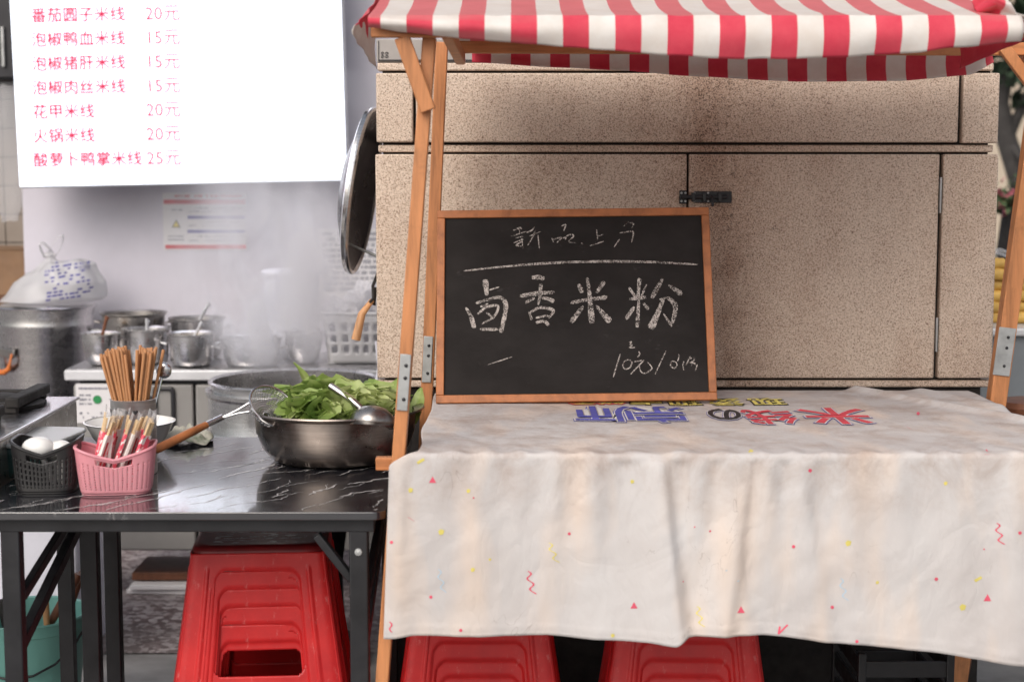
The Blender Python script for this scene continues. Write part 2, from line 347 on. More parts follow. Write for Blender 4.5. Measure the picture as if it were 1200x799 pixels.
# ------------------------------------------------------------------ mesh helpers
class MB:
    def __init__(s): s.b = bmesh.new()
    def box(s, c, size, rot=None):
        m = Matrix.Translation(c) @ (rot.to_4x4() if rot else Matrix()) @ Matrix.Diagonal((*size, 1))
        bmesh.ops.create_cube(s.b, size=1, matrix=m); return s
    def bar(s, p0, p1, w, h, up=(0, 0, 1)):
        p0, p1 = Vector(p0), Vector(p1); d = p1 - p0; L = d.length; z = d.normalized()
        x = z.cross(Vector(up))
        if x.length < 1e-4: x = z.cross(Vector((0, 1, 0)))
        x.normalize(); y = z.cross(x)
        return s.box((p0 + p1) / 2, (w, h, L), Matrix((x, y, z)).transposed())
    def grid(s, fn, nu, nv, closed_u=False, skip=None):
        vs = [[s.b.verts.new(fn(i / (nu if closed_u else nu), j / nv)) for i in range(nu if closed_u else nu + 1)] for j in range(nv + 1)]
        for j in range(nv):
            for i in range(nu):
                if skip and skip(i, j): continue
                k = (i + 1) % nu if closed_u else i + 1
                try: s.b.faces.new((vs[j][i], vs[j][k], vs[j + 1][k], vs[j + 1][i]))
                except ValueError: pass
        return s
    def lathe(s, prof, n=40, c=(0, 0, 0), mat=None, cap0=False, cap1=False):
        c = Vector(c); rings = []
        for r, z in prof:
            ring = []
            for i in range(n):
                a = 2 * PI * i / n; p = Vector((r * math.cos(a), r * math.sin(a), z))
                if mat: p = mat @ p
                ring.append(s.b.verts.new(p + c))
            rings.append(ring)
        for a, b in zip(rings, rings[1:]):
            for i in range(n): s.b.faces.new((a[i], a[(i + 1) % n], b[(i + 1) % n], b[i]))
        if cap0: s.b.faces.new(rings[0][::-1])
        if cap1: s.b.faces.new(rings[-1])
        return s
    def tube(s, pts, rad, n=8, closed=False):
        pts = [Vector(p) for p in pts]; m = len(pts); rings = []
        rs = rad if isinstance(rad, (list, tuple)) else [rad] * m
        prev = None
        for i, p in enumerate(pts):
            a = pts[(i - 1) % m] if closed or i > 0 else p; b = pts[(i + 1) % m] if closed or i < m - 1 else p
            t = (b - a).normalized()
            x = (prev - t * prev.dot(t)) if prev else t.orthogonal()
            x.normalize(); prev = x; y = t.cross(x)
            rings.append([s.b.verts.new(p + (x * math.cos(2 * PI * k / n) + y * math.sin(2 * PI * k / n)) * rs[i]) for k in range(n)])
        prs = list(zip(rings, rings[1:])) + ([(rings[-1], rings[0])] if closed else [])
        for a, b in prs:
            for k in range(n): s.b.faces.new((a[k], a[(k + 1) % n], b[(k + 1) % n], b[k]))
        if not closed: s.b.faces.new(rings[0][::-1]); s.b.faces.new(rings[-1])
        return s
    def poly(s, pts): s.b.faces.new([s.b.verts.new(p) for p in pts]); return s
    def prism(s, pts, d):
        d = Vector(d); a = [s.b.verts.new(p) for p in pts]; b = [s.b.verts.new(Vector(p) + d) for p in pts]; n = len(pts)
        s.b.faces.new(a); s.b.faces.new(b[::-1])
        for i in range(n): s.b.faces.new((a[i], b[i], b[(i + 1) % n], a[(i + 1) % n]))
        return s
    def blob(s, c, rad, seed=0, amp=0.2, sub=3, freq=2.0):
        r = bmesh.ops.create_icosphere(s.b, subdivisions=sub, radius=1)
        for v in r['verts']:
            n = v.co.normalized(); k = 1 + amp * mnoise.noise(n * freq + Vector((seed * 3.1, seed, -seed)))
            v.co = Vector(c) + Vector((n.x * rad[0], n.y * rad[1], n.z * rad[2])) * k
        return s
WL = {}
def wloc(o): return WL.get(o.name, Vector((0, 0, 0))) if o else Vector((0, 0, 0))
def obj(name, mb, mat, parent=None, world=True, bevel=0, smooth=40, solid=0, sub=0, origin=None):
    """links the collected shapes as ONE mesh object; world=True: given in scene coordinates"""
    me = bpy.data.meshes.new(name)
    bmesh.ops.recalc_face_normals(mb.b, faces=mb.b.faces[:])
    loc = Vector(origin) if origin is not None else Vector((0, 0, 0))
    off = wloc(parent) if (parent and world) else Vector((0, 0, 0))
    if world and not parent: off = loc
    if world: bmesh.ops.translate(mb.b, verts=mb.b.verts[:], vec=-off)
    mb.b.to_mesh(me); mb.b.free()
    if smooth:
        for p in me.polygons: p.use_smooth = True
        me.set_sharp_from_angle(angle=R(smooth))
    me.materials.append(mat if not isinstance(mat, str) else M[mat])
    o = bpy.data.objects.new(name, me); C.objects.link(o); o.parent = parent
    if not parent: o.location = loc
    WL[o.name] = wloc(parent) if parent else loc
    if solid:
        md = o.modifiers.new('thick', 'SOLIDIFY'); md.thickness = solid; md.offset = 0
    if bevel:
        md = o.modifiers.new('bevel', 'BEVEL'); md.width = bevel; md.segments = 2; md.limit_method = 'ANGLE'; md.angle_limit = R(40)
    if sub:
        md = o.modifiers.new('sub', 'SUBSURF'); md.levels = sub; md.render_levels = sub
    return o
def tag(o, label=None, cat=None, group=None, kind=None):
    if label: o['label'] = label
    if cat: o['category'] = cat
    if group: o['group'] = group
    if kind: o['kind'] = kind
    return o
def thing(name, label, cat, loc, group=None, rotz=0):
    o = bpy.data.objects.new(name, None); C.objects.link(o); o.location = loc; o.rotation_euler = (0, 0, rotz)
    o.empty_display_size = 0.05
    WL[o.name] = Vector(loc); return tag(o, label, cat, group)
def dup(root, loc, label, rotz=None, group=None):
    r = root.copy(); C.objects.link(r); r.location = loc; WL[r.name] = Vector(loc)
    if rotz is not None: r.rotation_euler = (0, 0, rotz)
    r['label'] = label
    if group: r['group'] = group
    for ch in list(root.children):
        c = ch.copy(); C.objects.link(c); c.parent = r
        for gc in list(ch.children):
            d = gc.copy(); C.objects.link(d); d.parent = c
    return r
def text_bm(body, size, offset=0.0, align='LEFT'):
    cu = bpy.data.curves.new('t', 'FONT'); cu.body = body; cu.size = size; cu.offset = offset; cu.align_x = align; cu.resolution_u = 3
    o = bpy.data.objects.new('t', cu); C.objects.link(o)
    dg = bpy.context.evaluated_depsgraph_get(); me = bpy.data.meshes.new_from_object(o.evaluated_get(dg))
    b = bmesh.new(); b.from_mesh(me)
    bpy.data.objects.remove(o); bpy.data.curves.remove(cu); bpy.data.meshes.remove(me)
    mb = MB(); mb.b.free(); mb.b = b; return mb
def xf(mb, mtx): bmesh.ops.transform(mb.b, matrix=mtx, verts=mb.b.verts[:]); return mb
def join(a, b):
    me = bpy.data.meshes.new('tmp'); b.b.to_mesh(me); b.b.free(); a.b.from_mesh(me); bpy.data.meshes.remove(me); return a
def lerp_tab(tab, x):
    if x <= tab[0][0]: return tab[0][1]
    for (x0, y0), (x1, y1) in zip(tab, tab[1:]):
        if x <= x1:
            t = (x - x0) / (x1 - x0); t = t * t * (3 - 2 * t) * .4 + t * .6; return y0 + (y1 - y0) * t
    return tab[-1][1]
def sm(a, b, x): t = max(0, min(1, (x - a) / (b - a))); return t * t * (3 - 2 * t)

# ================================================================== SETTING
gb = MB().grid(lambda u, v: ((u - .5) * 400, -150 + v * 400, 0), 40, 40)
tag(obj('ground', gb, 'concrete'), kind='structure')
tb = MB().grid(lambda u, v: (-4 + u * 5.2, 4.38 + v * 3.2, 0.004), 4, 4)
tag(obj('shop_floor', tb, 'terrazzo'), kind='structure')

# ------------------------------------------------------------------ stone clad kiosk
YS = 3.68
def px_x(px, Y=YS, py=250): return at(px, py, Y).x
def px_z(py, Y=YS, px=600): return at(px, py, Y).z
XL, XR = px_x(441), px_x(1166)
kiosk = thing('stone_kiosk', 'speckled tan granite clad kiosk behind the blackboard, dark joints between its slabs', 'kiosk', ((XL + XR) / 2, YS, 0))
ztop = px_z(74)
obj('core', MB().box(((XL + XR) / 2, YS + 0.47, ztop / 2), (XR - XL - 0.03, 0.9, ztop - 0.006)), 'joint', kiosk)
def slab(x0, x1, y0, y1, proud=0.0, name='stone_slab'):
    a, b = px_x(x0, YS, (y0 + y1) / 2), px_x(x1, YS, (y0 + y1) / 2); z1, z0 = px_z(y0), px_z(y1)
    return obj(name, MB().box(((a + b) / 2, YS + 0.02 - proud / 2, (z0 + z1) / 2), (b - a, 0.04 + proud, z1 - z0)), 'stone', kiosk, bevel=0.0035)
slab(442, 1165, 74, 83)
slab(441, 484, 86, 167, .004); slab(487.5, 1123, 86, 167, .004); slab(1128, 1170, 86, 168, .006)
slab(443, 1165, 170, 178.5, -.006)
slab(441, 803.5, 181, 443, .002)
slab(1102, 1166, 181, 443, .003)
slab(442, 1164, 446, 454, -.004)
door = slab(806, 1097.5, 181, 443, .003, 'stone_door')
# sides so that a step aside still shows cladding
for sx, px in ((-1, 441), (1, 1166)):
    x = px_x(px) - sx * 0.012
    for (y0, y1) in ((86, 167), (181, 443)):
        z1, z0 = px_z(y0), px_z(y1)
        obj('stone_slab', MB().box((x, YS + 0.49, (z0 + z1) / 2), (0.022, 0.86, z1 - z0)), 'stone', kiosk, bevel=0.003)
z1 = px_z(466)
obj('plinth', MB().box(((XL + XR) / 2, YS + 0.46, z1 / 2), (XR - XL - 0.01, 0.9, z1 - 0.004)), 'soot', kiosk)
# hinge strip in the right gap
hx = px_x(1099.5, YS, 300)
for (y0, y1) in ((208, 250), (372, 412)):
    obj('hinge', MB().box((hx, YS - 0.004, (px_z(y0) + px_z(y1)) / 2), (0.004, 0.008, px_z(y0) - px_z(y1))), 'zinc', kiosk, bevel=0.001)
# barrel bolt across the joint
bz = px_z(231); bx0, bx1 = px_x(796, YS, 231), px_x(858, YS, 231)
bolt = MB()
bolt.box(((bx0 + 0.018 + bx1) / 2 + 0.006, YS - 0.006, bz), (bx1 - bx0 - 0.034, 0.006, 0.026)); bolt.box((bx0 + 0.008, YS - 0.006, bz), (0.017, 0.006, 0.030))
bolt.tube([(bx0 + 0.001, YS - 0.013, bz), (bx1 - 0.012, YS - 0.013, bz)], 0.005)
for k in (0.03, 0.055, 0.09): bolt.box((bx0 + k, YS - 0.012, bz), (0.008, 0.016, 0.020))
bolt.tube([(bx0 + .072, YS - .013, bz), (bx0 + .072, YS - .028, bz - .004), (bx0 + .072, YS - .032, bz - .02)], 0.0035)
bo = obj('barrel_bolt', bolt, 'black_metal', kiosk, bevel=0.0015)
scr = MB()
for k in (0.004, 0.013, 0.033, 0.064, 0.105):
    for s in (-1, 1):
        if k > .1 and s > 0: continue
        scr.lathe([(0.0001, -0.002), (0.0025, -0.0012), (0.0028, 0)], 10, (bx0 + k, YS - 0.0095, bz + (0 if k > .1 else s * 0.009)), Matrix.Rotation(-PI / 2, 3, 'X'))
obj('screw', scr, 'zinc', bo)
# metal plaque strip along the top with corner ornament and line engraving
pz0, pz1 = px_z(73.5), px_z(46)
plq = thing('metal_plaque', 'long grey metal plaque lying along the top of the stone kiosk', 'plaque', (0, YS, pz0))
pxl, pxr = px_x(441, YS, 60), px_x(1150, YS, 60)
obj('plate', MB().box(((pxl + pxr) / 2, YS + 0.03, (pz0 + pz1) / 2), (pxr - pxl, 0.05, pz1 - pz0)), 'plaque', plq, bevel=0.002)
en = MB()
for yy in (70.5, 72): en.box(((pxl + pxr) / 2, YS + 0.0035, px_z(yy)), (pxr - pxl - .008, 0.003, 0.0012))
for xx in (443.5,): en.box((px_x(xx, YS, 60), YS + 0.0035, (pz0 + pz1) / 2), (0.0012, 0.003, pz1 - pz0 - .008))
for a in range(4):   # small scroll ornament
    cxx, czz = px_x(448 + (a % 2) * 5, YS, 66), px_z(67 - (a // 2) * 4)
    en.tube([(cxx + 0.004 * math.cos(k * .8) * (1 - k / 12), YS + 0.003, czz + 0.004 * math.sin(k * .8) * (1 - k / 12)) for k in range(10)], 0.0007, 6)
obj('engraving', en, 'ink_black', plq)

# ------------------------------------------------------------------ shop back wall, left nook
YW = 5.9
xw0, xw1 = at(28, 300, YW).x, 0.75
tag(obj('shop_wall', MB().box(((xw0 + xw1) / 2, YW + 0.06, 1.5), (xw1 - xw0, 0.12, 3.0)), 'wall', bevel=0.004, origin=((xw0 + xw1) / 2, YW, 0)),
    'pale grey white shop wall behind the pots and the lit menu', 'wall')
tag(obj('added_shade_roof', MB().box((-1.2, 6.15, 3.12), (3.9, 1.3, .1)), 'dark', origin=(-1.2, 6.15, 3.07)), 'unseen dark flat roof added to shade the shop wall and lit menu', 'roof')  # out-of-view slab added to cut the skylight on wall and menu
YN = 6.6
nook = MB(); xs0, xs1 = at(-160, 200, YN).x, at(60, 200, YN).x
tiles = thing('tiled_wall', 'beige tiled wall glimpsed at the far edge past the white shop wall', 'wall', ((xs0 + xs1) / 2, YN, 0))
obj('grout', MB().box(((xs0 + xs1) / 2, YN + 0.05, 1.5), (xs1 - xs0, 0.1, 3.0)), 'joint', tiles)
tl = MB()
for i in range(8):
    for j in range(26):
        x = xs0 + (i + .5) * (xs1 - xs0) / 8
        tl.box((x, YN - 0.004, 0.06 + j * 0.115), ((xs1 - xs0) / 8 - .004, 0.012, 0.111))
obj('tile', tl, 'tile', tiles)
cx = at(2, 40, 6.3)
cab = thing('wall_cabinet', 'dark wall cabinet high at the edge beside the lit menu', 'cabinet', (cx.x - .1, 6.3, at(0, 95, 6.3).z))
zc0, zc1 = at(0, 95, 6.3).z, 2.4
obj('body', MB().box((cx.x - .1, 6.42, (zc0 + zc1) / 2), (0.42, 0.3, zc1 - zc0)), 'dark', cab, bevel=0.004)
obj('door', MB().box((cx.x - .1, 6.262, (zc0 + zc1) / 2), (0.40, 0.015, zc1 - zc0 - .02)), 'dark', cab, bevel=0.003)
hd = obj('handle', MB().bar((cx.x + .02, 6.245, zc0 + .05), (cx.x + .02, 6.245, zc0 + .2), 0.012, 0.012), 'zinc', cab, bevel=0.002)
sh = at(10, 345, 6.3)
shelf = thing('wall_shelf', 'low wooden shelf holding the cardboard box beside the shop wall', 'shelf', (sh.x, 6.3, 0))
obj('board', MB().box((sh.x - .05, 6.35, sh.z - .012), (0.36, 0.34, 0.024)), 'wood_dark', shelf, bevel=.002)
for sx in (-.2, .1): obj('leg', MB().box((sh.x + sx, 6.35, (sh.z - .024) / 2), (.03, .3, sh.z - .025)), 'wood_dark', shelf)
zb = at(10, 293, 6.25).z
cb = thing('cardboard_box', 'brown cardboard box on the low shelf beside the white wall', 'box', (sh.x, 6.3, sh.z))
obj('carton', MB().box((sh.x - .04, 6.36, (sh.z + zb) / 2), (.30, .26, zb - sh.z)), 'card', cb, bevel=.004)
obj('flap', MB().box((sh.x - .04, 6.29, zb + .003), (.296, .125, .004)).box((sh.x - .04, 6.42, zb + .003), (.296, .125, .004)), 'card', cb)
p = at(10, 180, 6.05)
hb = MB().grid(lambda u, v: (p.x + (0.03 + 0.05 * math.sin(PI * min(1, v * 1.05)) ** .7) * math.cos(2 * PI * u) + .01 * mnoise.noise(Vector((u * 9, v * 5, 1))),
     6.05 + 0.04 * math.sin(2 * PI * u) * (0.4 + math.sin(PI * v)), at(10, 100, 6.05).z - v * 0.5 + 0.01 * mnoise.noise(Vector((u * 9, v * 7, 4)))), 28, 24, True)
tag(obj('hanging_bag', hb, 'clearbag', origin=(p.x, 6.05, p.z)), 'crumpled clear plastic bag hanging in the narrow gap beside the lit menu', 'bag')
# hook rail that carries it
tag(obj('hook_rail', MB().bar((p.x - .16, 6.05, at(10, 100, 6.05).z + .005), (p.x + .1, 6.05, at(10, 100, 6.05).z + .005), .012, .012).bar((p.x - .1, 6.05, at(10, 100, 6.05).z + .005), (p.x - .1, 6.6, at(10, 100, 6.05).z + .005), .012, .012), 'black_metal',
    origin=(p.x, 6.05, at(10, 100, 6.05).z)), 'thin dark rail from which the clear bag hangs', 'rail')

# ------------------------------------------------------------------ lit menu board
YM = 5.62
bl, br = at(22, 221, YM), at(407, 213, YM)
roll = math.atan2(br.z - bl.z, br.x - bl.x)
menu = thing('menu_lightbox', 'large glowing white menu lightbox with red dish names and prices', 'menu sign', bl)
MR = Matrix.Translation(bl) @ Matrix.Rotation(-roll, 4, 'Y')      # local x along the bottom edge, z up, y into the wall
mw, mh = (br - bl).length, 1.02
def inv(p): return MR @ Vector(p)
b_ = xf(MB().box((mw / 2, 0.055, mh / 2), (mw, 0.09, mh)), MR); obj('casing', b_, 'white_edge', menu, bevel=.006)
b_ = xf(MB().box((mw / 2, 0.006, mh / 2 + .002), (mw - .006, 0.006, mh - .008)), MR); obj('panel', b_, 'lit', menu)
# brackets back to the wall
b_ = xf(MB().bar((.15, .1, mh * .55), (.15, YW - YM, mh * .55), .03, .03).bar((mw - .15, .1, mh * .55), (mw - .15, YW - YM - .0, mh * .55), .03, .03), MR); obj('bracket', b_, 'black_metal', menu)
def line(px, py, s, size, mat, off=0.0, name='lettering'):
    q = MR.inverted() @ at(px, py, YM)
    t_ = None
    for n_, (ox, oz) in enumerate(((-1, 0), (1, 0), (0, -1), (0, 1)) if off else ((0, 0),)):
        c_ = xf(text_bm(s, size), MR @ Matrix.Translation((q.x + ox * off, -0.0015 - n_ * .0001, q.z + oz * off)) @ Matrix.Rotation(PI / 2, 4, 'X'))
        t_ = c_ if t_ is None else join(t_, c_)
    return obj(name, t_, mat, menu, smooth=0)
k = YM / FPX
rows = [('番茄圆子米线', '20元'), ('泡椒鸭血米线', '15元'), ('泡椒猪肝米线', '15元'), ('泡椒肉丝米线', '15元'), ('花甲米线', '20元'), ('火锅米线', '20元'), ('酸萝卜鸭掌米线', '25元')]
for i, (nme, pr) in enumerate(rows):
    py = 25.5 + i * 28.2; px = 36.5 + i * 0.45
    line(px, py, nme, 18.2 * k, 'lit_red', 0.0011)
    line(170 + i * .3, py - 2, pr, 20.5 * k, 'lit_red', 0.0005)
for py, s in ((4, '曲线'), (78, '红'), (113, '丰')):        # second column, glare wash-out painted in as pale letters, only what can still be made out
    line(238, py, s, 17 * k, 'lit_pale', .0005)

# ------------------------------------------------------------------ posters on the wall
def poster(name, label, x0, y0, x1, y1, cat='poster'):
    a, b2 = at(x0, y1, YW - .003), at(x1, y0, YW - .003)
    t_ = thing(name, label, cat, ((a.x + b2.x) / 2, YW, a.z))
    def rect(nm, px0, py0, px1, py1, mat, lift=.0015):
        p, q = at(px0, py1, YW - .003), at(px1, py0, YW - .003)
        mb = MB().box(((p.x + q.x) / 2, YW - .003 - lift, (p.z + q.z) / 2), (abs(q.x - p.x), .0012, abs(q.z - p.z)))
        return obj(nm, mb, mat, t_)
    return t_, rect
po, rect = poster('safety_notice', 'small white notice on the wall with red bands, blue bars and a yellow triangle', 192, 226, 288, 293)
rect('sheet', 192, 226, 288, 293, 'paper', 0)
rect('red_band', 192, 234, 287, 239, 'ink_red'); rect('red_band', 194, 287, 288, 291.5, 'ink_red')
rect('blue_bar', 220, 253, 287, 256.5, 'ink_blue'); rect('blue_bar', 220, 269.5, 287, 273, 'ink_blue')
def dashes(rect_rows, mat, nm, par, Y, seed=1, h=1.6):
    rnd = random.Random(seed); mb = MB()
    for (x0, x1, y, dens) in rect_rows:
        x = x0
        while x < x1:
            L = rnd.uniform(1.0, 2.6)
            if rnd.random() < dens:
                p = at(x, y, Y); q = at(x + L * .8, y, Y); mb.box(((p.x + q.x) / 2, Y, p.z), (q.x - p.x, .0012, h * k * rnd.uniform(.7, 1.2)))
            x += L
    return obj(nm, mb, mat, par, smooth=0)
dashes([(205, 283, 230, .8)], 'ink_red', 'title', po, YW - .0045, 3, 3)
dashes([(222, 285, 244, .6), (222, 285, 248, .6), (222, 286, 260.5, .6), (222, 270, 264.5, .6), (222, 286, 277, .6), (222, 280, 282, .6), (197, 215, 277, .9), (197, 216, 281, .9), (201, 213, 246, .9)], 'ink_grey', 'small_print', po, YW - .0045, 5)
c_ = at(206.5, 262, YW - .0045)
obj('warning_triangle', MB().prism([c_ + Vector(v) * k for v in ((-5.5, 0, -5), (5.5, 0, -5), (0, 0, 5))], (0, -.001, 0)), 'ink_black', po, smooth=0)
obj('triangle_fill', MB().prism([c_ + Vector((0, -.0014, 0)) + Vector(v) * k for v in ((-3.8, 0, -4.1), (3.8, 0, -4.1), (0, 0, 3.2))], (0, -.001, 0)), 'ink_yellow', po, smooth=0)
po2, rect2 = poster('text_poster', 'pale poster of grey printed rows on the wall behind the hanging lid', 373, 268, 470, 350)
rect2('sheet', 373, 268, 470, 350, 'paper', 0)
dashes([(378, 466, 274 + i * 6.5, .72) for i in range(11)], 'ink_grey', 'print_rows', po2, YW - .0045, 9, 4.2)

# ------------------------------------------------------------------ worktop fridge counter with pots
YC0, YC1 = 4.95, 5.42
ztc = at(200, 434, YC0).z; xc0, xc1 = at(75, 440, YC0).x, 0.1
fr = thing('worktop_fridge', 'long grey worktop fridge counter carrying the row of steel pots', 'counter', ((xc0 + xc1) / 2, (YC0 + YC1) / 2, 0))
zt0 = at(200, 446, YC0).z
obj('worktop', MB().box(((xc0 + xc1) / 2, (YC0 + YC1) / 2, (ztc + zt0) / 2), (xc1 - xc0, YC1 - YC0, ztc - zt0)), 'white_edge', fr, bevel=.004)
obj('top_sheet', MB().box(((xc0 + xc1) / 2, (YC0 + YC1) / 2 + .003, ztc + .001), (xc1 - xc0 - .006, YC1 - YC0 - .01, .003)), 'counter', fr)
zb0 = at(200, 648, YC0).z
obj('body', MB().box(((xc0 + xc1) / 2 + .01, (YC0 + YC1) / 2 + .02, (zt0 + zb0) / 2), (xc1 - xc0 - .05, YC1 - YC0 - .06, zt0 - zb0 - .002)), 'dark', fr)
def doorp(x0, x1):
    a, b2 = at(x0, 500, YC0).x, at(x1, 500, YC0).x
    d = obj('door', MB().box(((a + b2) / 2, YC0 + .028, (zt0 + zb0) / 2 - .004), (b2 - a, .035, zt0 - zb0 - .02)), 'fridge', fr, bevel=.006)
    return d
d1 = doorp(86, 226); doorp(229, 370); doorp(373, 520)
p = at(192, 480, YC0)
hm = MB().grid(lambda u, v: (p.x + (.028 + .007 * math.cos(2 * PI * v)) * max(-1, min(1, 1.35 * math.cos(2 * PI * u))), YC0 + .004 + .006 * math.sin(2 * PI * v), p.z + (.065 + .006 * math.cos(2 * PI * v)) * max(-1, min(1, 1.25 * math.sin(2 * PI * u)))), 40, 8, True)
obj('handle', hm, 'black_metal', d1)
p, q = at(89, 496, YC0), at(131, 450, YC0)
obj('sticker', MB().box(((p.x + q.x) / 2, YC0 + .009, (p.z + q.z) / 2), (q.x - p.x, .002, q.z - p.z)), 'paper', d1)
dashes([(92, 126, 455, .9), (93, 106, 463, .9), (93, 106, 468, .9), (93, 106, 473, .9), (93, 126, 484, .5), (93, 126, 489, .5)], 'ink_grey', 'sticker_print', d1, YC0 + .0072, 4, 2)
c_ = at(114, 468, YC0 + .0065)
obj('green_mark', MB().lathe([(.0001, 0), (.013, 0), (.0131, .001)], 20, c_, Matrix.Rotation(PI / 2, 3, 'X')), 'ink_green', d1)
for xx in (98, 122, 350):
    a = at(xx, 660, YC0 + .08)
    obj('foot', MB().lathe([(.02, 0), (.02, .02), (.016, .03), (.016, zb0 + .003)], 16, (a.x, YC0 + .08, 0), None, True, True), 'zinc', fr)
# things pushed under the counter
p = at(178, 676, 4.98)
tag(obj('wooden_board', MB().box((p.x + .02, 5.14, .0535), (.19, .22, .025)), 'wood_dark', bevel=.003, origin=(p.x, 5.1, .04)), 'wooden board lying on magazines under the counter', 'board')
mg = MB()
for i in range(2): mg.box((p.x + .015 + .008 * (i % 2), 5.12 - .01 * (i % 3), .0125 + i * .0165), (.19, .25, .0145), Matrix.Rotation(.05 * (i - 1), 3, 'Z'))
tag(obj('magazine_stack', mg, 'paper', bevel=.002, origin=(p.x, 5.08, .005)), 'flat stack of white papers on the floor under the counter', 'papers')

def pot_prof(r, h, flare=.008, t=.003, taper=0.94, rnd=.02):
    return [(.0001, 0), (r * taper - rnd, 0), (r * taper - rnd * .3, rnd * .3), (r * taper, rnd), (r, h - .006), (r + flare, h), (r + flare, h + .003), (r - t, h - .002), (r * taper - t, rnd), (r * taper - rnd, t + .002), (.0001, t + .002)]
def counter_pot(name, label, x0, x1, rimy, Y, mat='steel', taper=.94, base_z=None, cat='pot', group='steel pots on the counter', ladle=None, rnd=.02, soup=None):
    a = at((x0 + x1) / 2, rimy, Y); r = (x1 - x0) / 2 * Y / FPX - .006; bz_ = ztc + .0035 if base_z is None else base_z
    t_ = thing(name, label, cat, (a.x, Y, bz_), group)
    if taper < .8:
        h_ = a.z - bz_; out = [(.0001, 0)] + [(r * (.42 + .58 * math.sin(x * PI / 2) ** .8), h_ * (1 - math.cos(x * PI / 2) ** 1.1) if x < 1 else h_) for x in (0, .12, .25, .4, .55, .7, .85, 1)]
        prof_ = out + [(r + .006, h_), (r + .006, h_ + .002), (r - .003, h_ - .002)] + [(max(.0002, q_[0] - .003), q_[1] + .003) for q_ in out[-2::-1]]
        obj('bowl', MB().lathe(prof_, 40, (a.x, Y, bz_)), mat, t_)
    else: obj('body', MB().lathe(pot_prof(r, a.z - bz_, taper=taper, rnd=rnd), 40, (a.x, Y, bz_)), mat, t_)
    if soup:
        h_ = (a.z - bz_) * .78; rr = r * .93
        obj('contents', MB().lathe([(.0001, h_), (rr, h_)], 32, (a.x, Y, bz_)), soup, t_)
    if taper > .9:
        for s in (-1, 1):
            e = a + Vector((s * (r + .004), 0, -.03))
            obj('handle', MB().tube([e + Vector((0, -.025, 0)), e + Vector((s * .018, -.018, .004)), e + Vector((s * .02, 0, .005)), e + Vector((s * .018, .018, .004)), e + Vector((0, .025, 0))], .0035), mat, t_)
    return t_, a, r
def ladle_in(a, r, dx, dy, up, label, mat='steel', col=None):
    # a serving spoon standing in a pot, its handle leaning on the rim
    b0 = Vector((a.x - dx * .5, a.y, a.z - .055)); tip = Vector((a.x + dx, a.y + dy, a.z + up))
    t_ = thing('serving_spoon', label, 'spoon', b0, 'spoons standing in the pots')
    obj('handle', MB().tube([b0, b0.lerp(tip, .6), tip, tip + Vector((.006, 0, -.01))], [.004, .005, .006, .004]), col or mat, t_)
    obj('bowl', MB().blob(b0 + Vector((0, 0, -.006)), (.026, .026, .010), 2, .05, 2), mat, t_)
zpa = ztc + .0035
_, a, r = counter_pot('stock_pot', 'wide dark-rimmed steel pot at the back beside the bag topped stockpot', 118, 195, 367, 5.28, 'steel_worn'); 
_, a, r = counter_pot('mixing_bowl', 'small round steel bowl beside the tall stockpot', 94, 143, 391, 5.06, 'steel', .55, rnd=.03, soup='food', cat='bowl'); ladle_in(a, r, .02, 0, .055, 'brown handled spoon standing in the small round bowl', 'steel', 'wood_dark')
_, a, r = counter_pot('soup_pot', 'narrow steel pot directly behind the chopstick cup', 143, 200, 385.5, 5.1); ladle_in(a, r, -.002, .02, .03, 'dark spoon standing in the narrow pot behind the chopsticks')
_, a, r = counter_pot('soup_pot', 'bright steel pot on the counter right of the chopstick cup, spoon inside', 196, 253, 391, 5.04, soup='food'); ladle_in(a, r, .03, .02, .035, 'dark spoon standing in the bright pot right of the chopsticks')
_, a, r = counter_pot('soup_pot', 'squat worn pot at the back behind the bright pot', 198, 264, 373, 5.29, 'steel_worn'); ladle_in(a, r, .04, .0, .05, 'long spoon standing in the squat worn pot at the back')
_, a, r = counter_pot('soup_pot', 'wide shallow pot half hidden by steam', 258, 331, 396, 5.06); ladle_in(a, r, .05, .02, .03, 'spoon standing in the shallow pot half hidden by steam')
_, a, r = counter_pot('mixing_bowl', 'rounded steel bowl in the steam beside the white basket', 331, 380, 389, 5.1, 'steel', .5, rnd=.03, cat='bowl')
a = at(341, 318, 5.3); r = 33 * 5.3 / FPX
bu = thing('white_bucket', 'tall white lidded bucket seen through the steam', 'bucket', (a.x, 5.3, zpa))
obj('body', MB().lathe([(.0001, 0), (r * .93, 0), (r * .95, .005), (r, a.z - zpa)], 40, (a.x, 5.3, zpa), None), 'foam', bu)
obj('lid', MB().lathe([(r + .004, -.014), (r + .006, 0), (r - .002, .006), (.0001, .007)], 40, (a.x, 5.3, a.z)), 'foam', bu)
# tall stockpot with orange bail handle, on a burner stand behind the counter's end
YP = 5.66; a = at(53, 357, YP); r = 57 * YP / FPX; h = .40
sp = thing('stock_pot', 'tall steel stockpot with an orange handle, a plastic bag on its lid', 'pot', (a.x, YP, a.z - h), 'tall stockpot')
b0 = Vector((a.x, YP, a.z - h))
obj('body', MB().lathe([(.0001, 0), (r * .96, 0), (r * .975, .012), (r * .975, h - .07), (r * .985, h - .066), (r * .975, h - .06), (r * .975, h - .03), (r * 1.0, h - .012), (r * 1.0, h - .009), (.0001, h - .009)], 56, b0), 'steel', sp)
obj('lid', MB().lathe([(r + .007, h - .008), (r + .009, h - .002), (r + .004, h + .003), (r * .7, h + .010), (.0001, h + .014)], 56, b0), 'steel_bright', sp)
an = R(-128); hc = b0 + Vector((math.cos(an) * r * .98, math.sin(an) * r * .98, h - .155)); tx = Vector((-math.sin(an), math.cos(an), 0)); on = Vector((math.cos(an), math.sin(an), 0))
